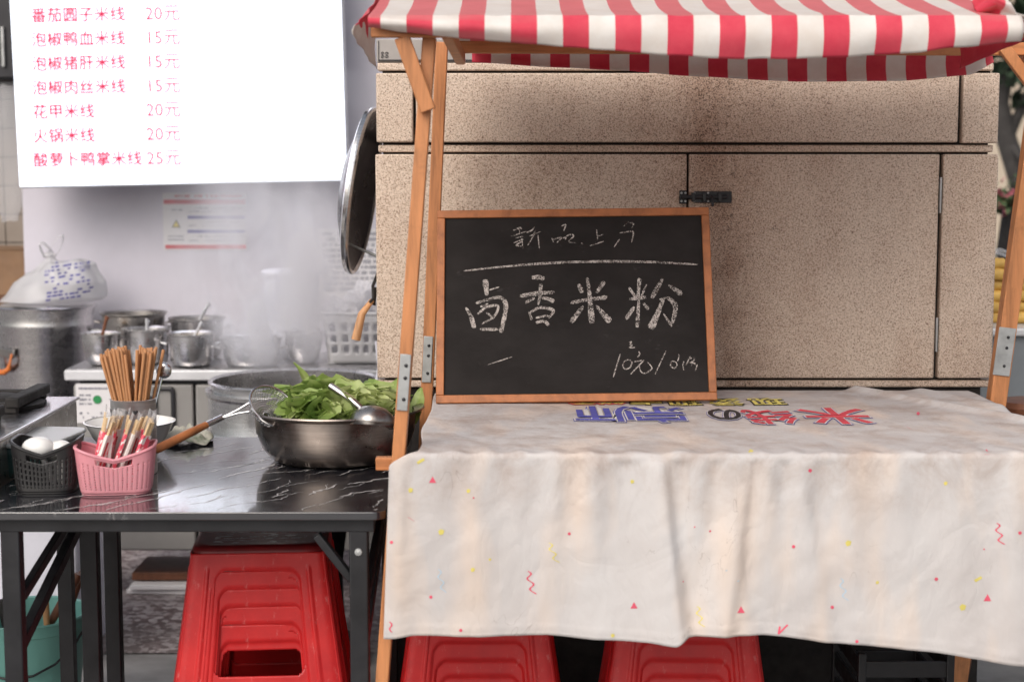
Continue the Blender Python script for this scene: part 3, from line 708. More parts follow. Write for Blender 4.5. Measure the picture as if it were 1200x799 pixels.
obj('handle_plate', MB().bar(hc - tx * .055 + on * .004, hc + tx * .055 + on * .004, .03, .006, on), 'steel_worn', sp, bevel=.002)
obj('handle', MB().tube([hc + on * .008 + tx * .045 * c + Vector((0, 0, z)) + on * o2 for c, z, o2 in ((-1, 0, 0), (-1.05, -.03, .01), (-.95, -.05, .012), (-.5, -.062, .014), (0, -.065, .015), (.5, -.062, .014), (.95, -.05, .012), (1.05, -.03, .01), (1, 0, 0))],
    [.004, .004, .008, .010, .010, .010, .008, .004, .004], 10), 'orange', sp)
obj('handle', MB().tube([b0 + Vector((r * .97, -.02, h - .09)), b0 + Vector((r + .022, -.018, h - .09)), b0 + Vector((r + .022, .018, h - .09)), b0 + Vector((r * .97, .02, h - .09))], .005), 'steel', sp)
tag(obj('burner_stand', MB().lathe([(r * .9, 0), (r * .9, b0.z - .001), (r * .6, b0.z - .001), (r * .6, 0)], 24, (a.x, YP, .004)), 'soot', origin=(a.x, YP, 0)), 'round dark burner stand beneath the tall stockpot', 'stand')
# plastic bag on the lid
zl = a.z + .015
pa, pb = at(0, 352, YP - .02), at(122, 352, YP - .02)
bc = Vector(((pa.x + pb.x) / 2, YP - .02, zl)); hw = (pb.x - pa.x) / 2; hh = at(60, 300, YP).z - zl
def bagf(u, v):
    an = 2 * PI * u; t = v
    cone = 1.02 - .98 * t ** .9; side_ = sm(-.55, .5, math.cos(an))
    rad = lerp_tab([(0, .86), (.10, .97), (.30, 1.0), (.55, .86), (.78, .55), (.90, .17), (1.0, .07)], t)
    rad = max(.06, cone + (rad - cone) * side_)
    wr = 1 + .10 * mnoise.noise(Vector((math.cos(an) * 2.2, math.sin(an) * 2.2, t * 3))) + (.02 + .05 * t) * math.sin(an * 9 + 2 * t)
    lean = -.02 * hw * t
    z = hh * lerp_tab([(0, 0), (.10, .10), (.30, .42), (.55, .72), (.78, .84), (.90, .88), (1, .98)], t) * (1 + (.16 * math.cos(an) * sm(.2, .55, t) * (1 - sm(.7, .9, t))))
    z += .006 * mnoise.noise(Vector((math.cos(an) * 4, math.sin(an) * 4, t * 5))) * sm(0, .2, t)
    return bc + Vector((math.cos(an) * hw * rad * wr + lean, math.sin(an) * .12 * rad * wr, max(.001, z)))
bag = thing('plastic_bag', 'tied translucent plastic bag with blue print on the tall stockpot lid', 'bag', bc)
bm_ = MB().grid(bagf, 64, 30, True); bm_.b.normal_update(); bvb = BVHTree.FromBMesh(bm_.b)
obj('body', bm_, 'bag', bag)
kp = bagf(0, 1) * .5 + bagf(.5, 1) * .5
obj('knot', MB().blob(kp + Vector((0, 0, .005)), (.018, .016, .014), 3, .4, 3), 'bag', bag)
for s, tp in ((-1, (-.03, .0, .03)), (1, (.045, -.01, .055))):
    tp = Vector(tp)
    obj('ear', MB().grid(lambda u, v: kp + tp * (math.sin(PI * v) ** .8) * 1.0 + Vector((s * .018 * math.cos(PI * v), (u - .5) * .02, .02 * math.sin(PI * v) + .006 * (u - .5))), 4, 14), 'bag', bag, solid=.0015)
pr_ = MB(); rnd = random.Random(4)
for j in range(11):
    for i in range(8):
        if rnd.random() < .35: continue
        px, py = 52 + i * 7 + rnd.uniform(-1.5, 1.5) + j * .3, 309 + j * 4.2 - i * .9
        L_ = rnd.uniform(3, 6)
        vsx = []
        for (ddx, ddy) in ((0, 0), (L_, -.8), (L_, 1.2), (0, 2.0)):
            d = ray(px + ddx, py + ddy); hit = bvb.ray_cast(ORG, d)[0]
            if hit: vsx.append(hit - d.normalized() * .0012)
        if len(vsx) == 4: pr_.poly(vsx)
for (px, py, L_) in ((52, 307, 16), (75, 303, 18), (93, 312, 12)):
    vsx = [bvb.ray_cast(ORG, ray(px + x, py + y))[0] for x, y in ((0, 0), (L_, -2), (L_, 3), (0, 5))]
    if all(vsx): pr_.poly([v - ray(px, py).normalized() * .0012 for v in vsx])
obj('blue_print', pr_, 'ink_blue', bag, smooth=0)
# white plastic basket with crumpled bags
a, b2 = at(377, 428, 5.08), at(470, 368, 5.08)
bk = thing('white_basket', 'white slotted plastic basket of crumpled bags at the end of the counter', 'basket', ((a.x + b2.x) / 2, 5.15, zpa))
cx_, hwx, hz_ = (a.x + b2.x) / 2, (b2.x - a.x) / 2, b2.z - zpa
def rrect(an, hx, hy, n=5):
    c, s = math.cos(an), math.sin(an); q = (abs(c) ** n + abs(s) ** n) ** (-1 / n); return c * q * hx, s * q * hy
def bask(u, v):
    x, y = rrect(2 * PI * u, hwx * (.86 + .14 * v), .10 * (.86 + .14 * v), 7); return (cx_ + x, 5.17 + y, zpa + .002 + v * hz_)
obj('sides', MB().grid(bask, 96, 14, True, lambda i, j: (i % 4 in (1, 2)) and (j in (3, 4, 6, 7, 9, 10))), 'basket_white', bk, solid=.003)
obj('bottom', MB().box((cx_, 5.17, zpa + .003), (hwx * 1.7, .17, .004)), 'basket_white', bk)
obj('rim', MB().tube([bask(i / 64, 1.0) for i in range(64)], .006, 8, True), 'basket_white', bk)
for i, (px, py, rr, col) in enumerate(((400, 366, .05, 'bag'), (428, 352, .055, 'bag'), (440, 372, .05, 'bag'))):
    q = at(px, py, 5.17)
    tag(obj('crumpled_bag', MB().blob(q + Vector((0, 0, -.01)), (rr, rr, rr * 1.05), i + 5, .75, 4, 3.2), col, smooth=25, origin=q),
        ['small crumpled white bag at the near corner of the white basket', 'uppermost crumpled white bag in the white basket', 'crumpled white bag low against the stone kiosk in the white basket'][i], 'bag', 'crumpled bags in the white basket')

# ------------------------------------------------------------------ big steaming pot
YB = 4.3; a = at(345, 449, YB); r = 104 * YB / FPX; h = .36
st = thing('steamer_pot', 'very large double-rimmed steel pot steaming behind the marble table', 'pot', (a.x, YB, a.z - h))
b0 = Vector((a.x, YB, a.z - h))
obj('body', MB().lathe([(.0001, 0), (r * .95, 0), (r * .97, .015), (r * .97, h - .13), (r * .99, h - .125), (r * .97, h - .115), (r * .97, h - .03), (r, h - .022), (r, h - .012), (r * .94, h - .012), (r * .93, .01)], 72, b0), 'steel', st)
obj('insert', MB().lathe([(r * .935, h - .04), (r * .935, h + .002), (r * .965, h + .006), (r * .97, h + .010), (r * .945, h + .014), (r * .915, h + .008), (r * .905, h - .2), (.0001, h - .2)], 72, b0), 'steel', st)
tag(obj('gas_burner', MB().lathe([(r * .8, 0), (r * .8, .05), (r * .55, .07), (r * .5, b0.z - .03), (r * .75, b0.z - .001), (r * .6, b0.z - .001), (r * .4, .07), (r * .4, 0)], 32, (a.x, YB, .0)), 'soot', origin=(a.x, YB, 0)), 'dark iron gas burner beneath the large steaming pot', 'burner')
STEAM = (a.x, YB, a.z)

# ------------------------------------------------------------------ wok lid and hook on the kiosk's left side
lc = at(426, 224, 3.98); nrm = Vector((.985, -.065, -.145)).normalized()
rot = nrm.to_track_quat('Z', 'Y').to_matrix()
lid = thing('wok_lid', 'large round steel wok lid hanging edge-on beside the stone kiosk', 'lid', lc)
rl = .2
obj('dome', MB().lathe([(rl, .0), (rl * .97, -.004), (rl * .8, -.022), (rl * .5, -.042), (rl * .2, -.052), (.0001, -.054)], 64, lc, rot), 'inner_dark', lid, solid=.0015)
obj('rim', MB().tube([lc + rot @ Vector((rl * math.cos(2 * PI * i / 64), rl * math.sin(2 * PI * i / 64), 0)) for i in range(64)], .006, 8, True), 'steel_bright', lid)
obj('edge_band', MB().lathe([(rl + .003, .0), (rl + .002, -.012), (rl * .94, -.017)], 64, lc, rot), 'steel_bright', lid)
w0, w1, w2 = at(398, 243, 3.95), at(404, 283, 3.95), at(441, 300, 3.95)
tag(obj('lid_hook', MB().tube([w0, w0.lerp(w1, .5), w1, w1 + Vector((.012, .01, -.008)), w2, w2 + Vector((.02, .02, .002))], .0035, 8), 'zinc', origin=w2), 'thin bent wire hook holding the wok lid on the kiosk side', 'hook')
h0, h1, h2, h3 = at(437, 335, 3.82), at(436, 352, 3.82), at(424, 368, 3.8), at(417, 398, 3.8)
hk = thing('hanging_tool', 'short wooden-handled tool hanging by dark cord from the kiosk edge', 'tool', h0)
obj('handle', MB().tube([h1, h1.lerp(h2, .6), h2, h3], [.006, .0075, .009, .011], 10), 'wood_pale', hk)
obj('cord', MB().tube([h0 + Vector((.012, 0, .03)), h0, h1 + Vector((.004, -.008, .006)), h1 + Vector((-.006, -.008, -.006)), h1 + Vector((.004, .006, -.012)), h0 + Vector((.006, 0, -.004))], .004, 7), 'soot', hk)
wy = 3.9
tag(obj('gas_hose', MB().tube([at(441, 400, wy), at(444, 430, wy), at(441, 450, wy), at(446, 475, wy)], .004, 8), 'foam', origin=at(441, 400, wy)), 'thin white hose running down the kiosk edge behind the greens', 'hose')

# ================================================================== MARKET STALL
YF, YBK = 2.775, 3.48
ZT = at(800, 530, 2.745).z - .004          # cloth level on the table top
stall = thing('market_stall', 'wooden market stall with a red and white striped awning', 'stall', (.42, 3.1, 0))
def toz(p, q, z): t = (z - p.z) / (q.z - p.z); return p + (q - p) * t
def post(pa, pb, w_, d_, m='wood_v'):
    pb = toz(pa, pb, .0)
    return obj('post', MB().bar(pa, pb, d_, w_, (1, 0, 0)), m, stall, bevel=.002)
fa, fb = at(503.5, 44, YF), at(448, 799, YF)
post(fa, fb, .0225, .034)
ra, rb = at(518, 50, YBK), at(500, 470, YBK); post(ra, rb, .0255, .034)
r1, r2 = at(1226, 50, YBK), at(1168, 466, YBK); post(r1 + Vector((0, 0, 0)), r2, .036, .034)
fr1, fr2 = fa + Vector((1.245, 0, 0)), toz(fa, fb, 0) + Vector((1.262, 0, 0)); post(fr1, fr2, .0225, .034)
# top rails
zf0 = at(500, 35.5, YF - .03).z
obj('rail', MB().box((.46, YF - .03, zf0), (1.39, .022, .025)), 'wood_h', stall, bevel=.002)
ra_, rb_ = at(528, 55, YBK - .033), at(1200, 58, YBK - .033)
obj('rail', MB().bar(ra_, rb_, .022, .027), 'wood_h', stall, bevel=.002)
for xx in (fa.x + .03, fr1.x - .02):
    obj('rail', MB().bar((xx, YF, zf0), (xx, YBK, zf0 - .0), .02, .024), 'wood_h', stall, bevel=.002)
# diagonal braces
b1, b2 = at(471, 44, YF - .032), at(502, 130, YF - .028)
obj('brace', MB().bar(b1, b2, .018, .026, (1, 0, 0)), 'wood_v', stall, bevel=.002)
b1, b2 = at(1176, 56, YBK - .055), at(1218, 112, YBK - .055)
obj('brace', MB().bar(b1, b2, .018, .024, (1, 0, 0)), 'wood_v', stall, bevel=.002)
# table frame under the cloth
TL, TR = -.16, 1.0
obj('tabletop', MB().box(((TL + TR) / 2, (2.76 + 3.51) / 2, ZT - .012), (TR - TL, .745, .018)), 'wood_pale', stall, bevel=.003)
zs = at(450, 550.5, YF - .03).z
s0 = at(437, 550.5, YF - .03)
obj('rail', MB().box(((s0.x + 1.06) / 2, YF + .034, zs), (1.06 - s0.x, .02, .0225)), 'wood_h', stall, bevel=.0015)
obj('rail', MB().box(((TL + TR) / 2, YBK - .05, ZT - .05), (TR - TL - .06, .02, .05)), 'wood_h', stall, bevel=.0015)
# steel fish plates over the folding joints
def plate(px0, py0, px1, py1, Y, wpx, side=True):
    p, q = at(px0, py0, Y), at(px1, py1, Y); wd = wpx * Y / FPX
    pl = obj('hinge_plate', MB().bar(p, q, .0025, wd, (1, 0, 0)), 'zinc', stall, bevel=.001)
    hs = MB()
    for t_ in (.2, .42, .8):
        c_ = p.lerp(q, t_) + Vector((wd * .1, -.002, 0)); hs.lathe([(.0001, -.0022), (.003, -.001), (.0034, .0005)], 10, c_, Matrix.Rotation(-PI / 2, 3, 'X'))
    obj('rivet', hs, 'black_metal', pl)
plate(475.5, 415, 471, 481, YF - .0195, 13); plate(502, 394, 499.5, 448, YBK - .0195, 11)
plate(1181, 384, 1173, 440, YBK - .0195, 20)

# canopy: eave, valance, gable slope, rear valance, one cloth
AX0, AX1 = at(432, 20, 2.72).x, at(1196, 20, 2.72).x
ze = at(700, 19, 2.72).z
vb = [(432, 30), (470, 37), (540, 44.5), (600, 49.5), (700, 58), (800, 66), (850, 68.5), (900, 69), (980, 67), (1050, 62.5), (1120, 55), (1196, 47)]
rvb = [(548, 73), (650, 79), (730, 83), (800, 89), (930, 96), (1050, 95), (1130, 88), (1165, 70)]
RY = 3.56
rx0, rx1 = at(553, 70, RY).x, at(1165, 70, RY).x
zr = at(700, 55, RY).z
zr_ridge = ze + .105
def canopyf(u, v):
    X = AX0 + (AX1 - AX0) * u
    n1 = mnoise.noise(Vector((X * 9, v * 4, 2))); n2 = mnoise.noise(Vector((X * 23, v * 8, 7)))
    px = 600 + X * FPX / 2.72
    if v <= .25:                                   # front valance, bottom to eave
        t = v / .25; zbv = at(px, lerp_tab(vb, px), 2.705).z
        return Vector((X, 2.715 + .010 * n1 * (1 - t) - .012 * math.sin(PI * t) , zbv + (ze - zbv) * t + .002 * n2))
    if v <= .55:                                   # front slope to the ridge, sagging
        t = (v - .25) / .3; Y = 2.715 + t * .42
        sag = .012 * math.sin(PI * t) * (.6 + .4 * math.sin(PI * u)) ; return Vector((X, Y, ze + (zr_ridge - ze) * t - sag + .005 * n1))
    if v <= .82:
        t = (v - .55) / .27; Y = 3.135 + t * (RY - 3.135); Xr = X + ((rx0 + (rx1 - rx0) * u) - X) * t
        return Vector((Xr, Y, zr_ridge + (zr - zr_ridge) * t - .03 * math.sin(PI * t) + .004 * n1))
    t = (v - .82) / .18; Xr = rx0 + (rx1 - rx0) * u; pxr = 600 + Xr * FPX / RY
    zb_ = at(pxr, lerp_tab(rvb, pxr), RY).z
    return Vector((Xr + (X - Xr) * (1 - t) * 0, RY + .012 * n1 * t + .01 * math.sin(PI * t), zr + (zb_ - zr) * t))
canopy = obj('canopy', MB().grid(canopyf, 150, 60), 'stripe', stall, solid=.0012, smooth=28)
# gable ends of the cloth hanging over the side rails
def gable(u, v, x, out):
    Y = 2.715 + u * (RY - 2.715) * .55
    t = min(1, u * (RY - 2.715) * .55 / .42); zt_ = ze + (zr_ridge - ze) * t - .012 * math.sin(PI * t) * .6
    zb_ = ze - .03 - .03 * u
    n1 = mnoise.noise(Vector((u * 6, v * 4, x)))
    return Vector((x + out * (.006 + .022 * math.sin(PI * v * .6)) + .006 * n1, Y, zt_ + (zb_ - zt_) * v))
obj('canopy_end', MB().grid(lambda u, v: gable(u, v, AX0, -1), 20, 12), 'stripe', canopy, solid=.0012)
obj('canopy_end', MB().grid(lambda u, v: gable(u, v, AX1, 1), 20, 12), 'stripe', canopy, solid=.0012)
q0, q1, q2, q3 = at(1143, 12, 2.78), at(1165, 4, 2.76), at(1188, 16, 2.74), at(1199, 34, 2.74)
def bunch(u, v):
    pts = [q0, q1, q2, q3]; f = v * 3; i = min(2, int(f)); c_ = pts[i].lerp(pts[i + 1], f - i)
    rr = (.012 + .012 * math.sin(PI * v)) * (1 + .3 * math.sin(2 * PI * u * 4 + v * 5)); a_ = 2 * PI * u
    return c_ + Vector((.25 * rr * math.cos(a_) - .45 * rr * math.sin(a_), rr * math.cos(a_), rr * math.sin(a_)))
obj('tied_corner', MB().grid(bunch, 32, 30, True), 'stripe', canopy)

# ------------------------------------------------------------------ tablecloth
hem = [(452, 750), (480, 747), (560, 749), (640, 745), (700, 750), (760, 752), (797, 755), (812, 746), (900, 746), (1000, 755), (1100, 765), (1200, 779), (1320, 790)]
L1 = .765; ARC = .012; YE = 2.738
folds = [(776, 800, .030, .06, .018, .030), (748, 735, .03, .07, .05, .008), (884, 852, .020, .05, .02, .016), (938, 975, .02, .045, .03, .010), (850, 880, .015, .04, .02, .006), (470, 458, .02, .03, .03, .008),
         (560, 545, .03, .05, .05, .005), (655, 640, .02, .05, .04, .006), (700, 690, .02, .05, .04, .005), (1195, 1206, .03, .04, .06, .018), (1050, 1095, .03, .06, .06, .007), (1120, 1150, .02, .05, .05, .007), (1000, 1015, .02, .04, .04, .004)]
folds = [((a - 600) / FPX * YE, (b - 600) / FPX * YE, wl0, wl, wr, am) for a, b, wl0, wl, wr, am in folds]
def clothf(u, v):
    s = v * (L1 + ARC + .36)
    Xm = -.165 + 1.165 * u
    nz = mnoise.noise(Vector((Xm * 7, s * 9, .3))) * .0018 + mnoise.noise(Vector((Xm * 16 + s * 8, s * 20 - Xm * 9, 2.3))) * .0008
    if s <= L1:                                           # lying on the table
        Y = 3.525 - s * (3.525 - YE - ARC * .6) / L1
        xl = -.165 + .012 * mnoise.noise(Vector((s * 5, 1, 1))); xr = 1.0 + .01 * mnoise.noise(Vector((s * 4, 7, 1)))
        X = xl + (xr - xl) * u
        # creases pulled towards the far right corner
        cr = .010 * math.exp(-((X - .80 - (3.44 - Y) * .55) / .016) ** 2) * sm(2.95, 3.15, Y)
        cr += .005 * math.exp(-((X - .93 - (3.44 - Y) * .4) / .02) ** 2) * sm(3.0, 3.3, Y)
        rim = sm(.10, 0, L1 - s)
        rip = rim * .0022 * math.sin(X * 95 + 3 * mnoise.noise(Vector((X * 4, 0, 0))))
        return Vector((X, Y, ZT + .003 + nz * .9 + cr + rip))
    t = s - L1
    if t < ARC:
        a_ = t / ARC * PI / 2; Y0 = YE + ARC * .6; y = Y0 - math.sin(a_) * ARC * .6; z = ZT + .003 - (1 - math.cos(a_)) * ARC * .6; d = 0
    else:
        d = (t - ARC) / .36; y = YE; z = ZT + .003 - ARC * .6
    open_ = sm(L1 - .01, L1 + .03, s)
    xl = -.165 - .045 * open_ - .012 * d; xr = 1.0 + .03 * open_ + .02 * d
    X = xl + (xr - xl) * u
    if d > 0:
        px = 600 + X * FPX / 2.72; zh = at(px, lerp_tab(hem, px), 2.72).z
        z0 = ZT + .003 - ARC * .6; z = z0 + (zh - z0) * d
    off = 0
    for (x0, x1, w0_, wl, wr, am) in folds:
        c_ = x0 + (x1 - x0) * d; g_ = d ** .55; dx = X - c_
        wL = w0_ * .5 + (wl - w0_ * .5) * d; wR = w0_ * .35 + (wr - w0_ * .35) * d
        off += am * g_ * math.exp(-(dx / (wL if dx < 0 else wR)) ** 2)
    # tiny gathers under the edge and slack undulation
    off += sm(0, .05, d) * (1 - sm(.12, .6, d)) * (.0012 + .0026 * sm(.02, .2, X) * (1 - sm(.45, .62, X))) * (1 + mnoise.noise(Vector((X * 3, 0, 5)))) * math.sin(X * 88 + 4 * mnoise.noise(Vector((X * 5, 1, 0))))
    off += .007 * d * mnoise.noise(Vector((X * 4.3, d * 1.2, 3))) + .005 * d * mnoise.noise(Vector((X * 9, d * 3, 8))) + .0010 * sm(0, .2, d) * mnoise.noise(Vector((X * 26 + d * 9, d * 7, 5)))
    off += .0012 * math.exp(-((d - .955) / .006) ** 2)      # stitched hem
    edge = sm(.9, 1, d) * .003 * mnoise.noise(Vector((X * 30, 2, 2)))
    return Vector((X, y - off - .004 * d - edge, z + nz * .4))
cl = MB().grid(clothf, 300, 200)
cl.b.normal_update(); CB = BVHTree.FromBMesh(cl.b)
tc_org = Vector((.42, YE, ZT))
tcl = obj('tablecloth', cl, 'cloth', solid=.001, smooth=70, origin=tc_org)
tag(tcl, 'stained white printed tablecloth hanging over the front of the wooden stall', 'tablecloth')
def on_cloth(px, py, lift=.0012):
    d = ray(px, py); hit, n, _, _ = CB.ray_cast(ORG, d)
    if hit is None: return None
    if n.dot(d) > 0: n = -n
    return hit + n * lift
def decal(mb, pts):
    ps = [on_cloth(*p) for p in pts]
    if all(ps): mb.poly(ps)
def squig(mb, px, py, h, amp, w_, n=14, cyc=2.2, slant=.25, phase=0):
    c_ = [(px + amp * math.sin(phase + 2 * PI * cyc * i / n) + slant * h * (i / n - .5), py - h / 2 + h * i / n) for i in range(n + 1)]
    for (x0, y0), (x1, y1) in zip(c_, c_[1:]): decal(mb, [(x0 - w_, y0), (x0 + w_, y0), (x1 + w_, y1), (x1 - w_, y1)])
mbp, mby, mbb = MB(), MB(), MB()
for (x, y, s) in ((507, 562, 4.2), (743, 709, 4.2), (868, 714, 4.5), (1157, 700, 4.6), (1156, 530, 3.5)): decal(mbp, [(x - s, y + s * .8), (x + s, y + s * .8), (x, y - s)])
for (x, y, s) in ((667, 625, 1.9), (505, 699, 2), (540, 738, 2), (459, 635, 2), (930, 640, 2.1), (975, 711, 2.1), (1097, 678, 2.2), (1195, 624, 2.2), (832, 622, 1.3), (1004, 751, 2), (949, 551, 2.3), (555, 583, 1.1), (814, 617, .9), (1076, 485, 2), (800, 771 - 90, .8), (1153, 643, 1)):
    decal(mbp, [(x + s * math.cos(a_ * PI / 4), y + s * math.sin(a_ * PI / 4)) for a_ in range(8)])
for (x, y, s) in ((481, 574, 3), (517, 623, 3.6), (549, 575, 2.4), (554, 667, 2.6), (741, 564, 2.4), (994, 636, 3.6), (1108, 566, 2.4), (1028, 682, 2), (1128, 711, 4), (880, 530, 3), (718, 744, 2.5), (574, 655, 1.6)):
    decal(mby, [(x - s, y - s * .2), (x - s * .2, y - s), (x + s, y - s * .6), (x + s * .7, y + s * .7), (x - s * .5, y + s)])
for (x, y) in ((493, 540), (1146, 678)): decal(mby, [(x - 5, y + 1), (x + 3, y - 3.6), (x + 5, y - 1), (x - 3, y + 3.6)])
squig(mbp, 622, 682, 27, 3.2, 1.1); squig(mbp, 1171, 625, 25, 3.2, 1.1); squig(mby, 648, 647, 23, 3, .9, slant=.4); squig(mby, 820, 722, 24, 2.8, .9); squig(mbb, 517, 680, 27, 2.8, .7); squig(mbb, 988, 690, 26, 2.8, .8); squig(mbp, 458, 734, 12, 2, .9, cyc=1)
for (x0, y0, x1, y1) in ((906, 746, 914, 733), (914, 733, 912, 742), (912, 742, 923, 731), (478, 605, 486, 610), (1062, 0 + 500, 1068, 503)): decal(mbp, [(x0 - 1, y0), (x0 + 1, y0 + .8), (x1 + 1, y1 + .8), (x1 - 1, y1)])
decal(mbb, [(850, 668), (852, 667), (866, 680), (864, 681)])
obj('confetti_print', mbp, 'print_pink', tcl, smooth=0); obj('confetti_print', mby, 'print_yellow', tcl, smooth=0); obj('confetti_print', mbb, 'print_blue', tcl, smooth=0)
# lettering lies upside down on the table top, read from the far side
def flat_text(s, x_right_px, y_near_px, y_far_px, width, fills):
    pn, pf = atz(x_right_px, y_near_px, ZT), atz(x_right_px, y_far_px, ZT)
    hgt = pf.y - pn.y
    for i, (mat, off, lift) in enumerate(fills):
        t_ = text_bm(s, 1.0, off)
        xs = [v.co.x for v in t_.b.verts]; w_ = .93
        mtx = Matrix.Translation((pn.x, pn.y + hgt * .94, ZT)) @ Matrix.Rotation(PI, 4, 'Z') @ Matrix.Diagonal((width, hgt * 1.03, 1, 1))
        xf(t_, mtx)
        bmesh.ops.triangulate(t_.b, faces=t_.b.faces[:])
        bmesh.ops.subdivide_edges(t_.b, edges=[e for e in t_.b.edges if e.calc_length() > .02], cuts=2)
        for v in t_.b.verts:
            hit = CB.ray_cast(Vector((v.co.x, v.co.y, ZT + .2)), Vector((0, 0, -1)))[0]
            v.co.z = (hit.z if hit else ZT) + lift
        obj('printed_lettering', t_, mat, tcl, smooth=0)
O3 = lambda m: [('print_navy', .046, .0016), ('print_white', .034, .0022), (m, .016, .0028)]
flat_text('米', 1036, 501, 482, .135, O3('print_red'))
flat_text('线', 945, 501, 484, .105, O3('print_red'))
flat_text('の', 880, 498, 482, .075, [('print_navy', .06, .0016), ('print_white', .045, .0022), ('ink_black', .025, .0028)])
flat_text('宗', 812, 499, 480, .11, O3('print_navy'))
flat_text('师', 752, 498, 480, .13, O3('print_navy'))
for ch, xp in (('现', 926), ('烫', 876), ('现', 826), ('卤', 782)):
    flat_text(ch, xp, 478, 469.5, .078, [('ink_black', .05, .0016), ('print_yellow', .015, .0024)])
flat_text('鲜香', 735, 477, 471, .06, [('print_red', .06, .0016), ('print_yellow', .012, .0024)])

# ------------------------------------------------------------------ blackboard
bl_, br_, tr_, tl_ = at(511, 473, 3.325), at(840, 469, 3.325), at(833.5, 243, 3.43), at(515.5, 249, 3.43)
zbd = ZT + .006
bx_ = (br_ - bl_); ux = Vector((bx_.x, 0, bx_.z)).normalized(); W_ = bx_.length
up = (((tl_ + tr_) - (bl_ + br_)) / 2); uz = (up - ux * up.dot(ux)).normalized(); H_ = up.length; un = ux.cross(uz) * -1
if un.y > 0: un = -un
BO = Matrix.Translation((bl_ + br_) / 2) @ Matrix((ux, -un, uz)).transposed().to_4x4()   # x right, y away, z up
bb = thing('blackboard', 'framed blackboard with white chalk writing propped on the stall', 'blackboard', (bl_ + br_) / 2)
fw = .0165
for (x0, x1, z0, z1) in ((-W_ / 2, W_ / 2, H_ - fw, H_), (-W_ / 2, W_ / 2, 0, fw), (-W_ / 2, -W_ / 2 + fw, fw + .0003, H_ - fw - .0003), (W_ / 2 - fw, W_ / 2, fw + .0003, H_ - fw - .0003)):
    # the sides widen a touch towards the foot, as the photograph's board does
    def sh_(x, z): return x * (1 - .018 * z / H_)
    pts = [BO @ Vector((sh_(x, z), -.010, z)) for x, z in ((x0, z0), (x1, z0), (x1, z1), (x0, z1))]
    obj('frame_bar', MB().prism(pts, -un * .020), 'wood_frame', bb, bevel=.0015)
obj('slate', xf(MB().box((0, 0, H_ / 2), (W_ - fw * 1.7, .008, H_ - fw * 1.7)), BO), 'slate', bb)
pl_p, pl_n = BO @ Vector((0, -.0048, 0)), un
def stroke(mb, pts, ws):
    """chalk ribbon; pts in photo pixels, ws half-widths in photo pixels"""
    P = [atplane(x, y, pl_p, pl_n) for x, y in pts]
    # resample
    Q, Wd = [], []
    n = len(P)
    if n == 1: return
    ws = [ws[min(len(ws) - 1, int(i * (len(ws) - 1) / (n - 1) + .5))] if len(ws) != n else ws[i] for i in range(n)] if len(ws) > 1 else [ws[0]] * n
    def cr(a, b, c, d, t): return .5 * ((2 * b) + (c - a) * t + (2 * a - 5 * b + 4 * c - d) * t * t + (-a + 3 * b - 3 * c + d) * t ** 3)
    for i in range(n - 1):
        a, b, c, d = P[max(0, i - 1)], P[i], P[i + 1], P[min(n - 1, i + 2)]
        for s in range(5): t = s / 5; Q.append(cr(a, b, c, d, t)); Wd.append(ws[i] + (ws[i + 1] - ws[i]) * t)
    Q.append(P[-1]); Wd.append(ws[-1])
    L, Rr = [], []
    m = len(Q)
    for i in range(m):
        t = (Q[min(m - 1, i + 1)] - Q[max(0, i - 1)]).normalized(); sd_ = t.cross(pl_n).normalized()
        w_ = .9 * Wd[i] * 3.35 / FPX * (1 + .22 * mnoise.noise(Q[i] * 160)) * (.55 if i in (0, m - 1) else 1)
        L.append(mb.b.verts.new(Q[i] + sd_ * w_)); Rr.append(mb.b.verts.new(Q[i] - sd_ * w_))
    for i in range(m - 1): mb.b.faces.new((L[i], L[i + 1], Rr[i + 1], Rr[i]))
def zo(x0, y0, s): return lambda pts: [(x0 + x / s, y0 + y / s) for x, y in pts]
big = MB(); Z = zo(535, 310, 4.286)
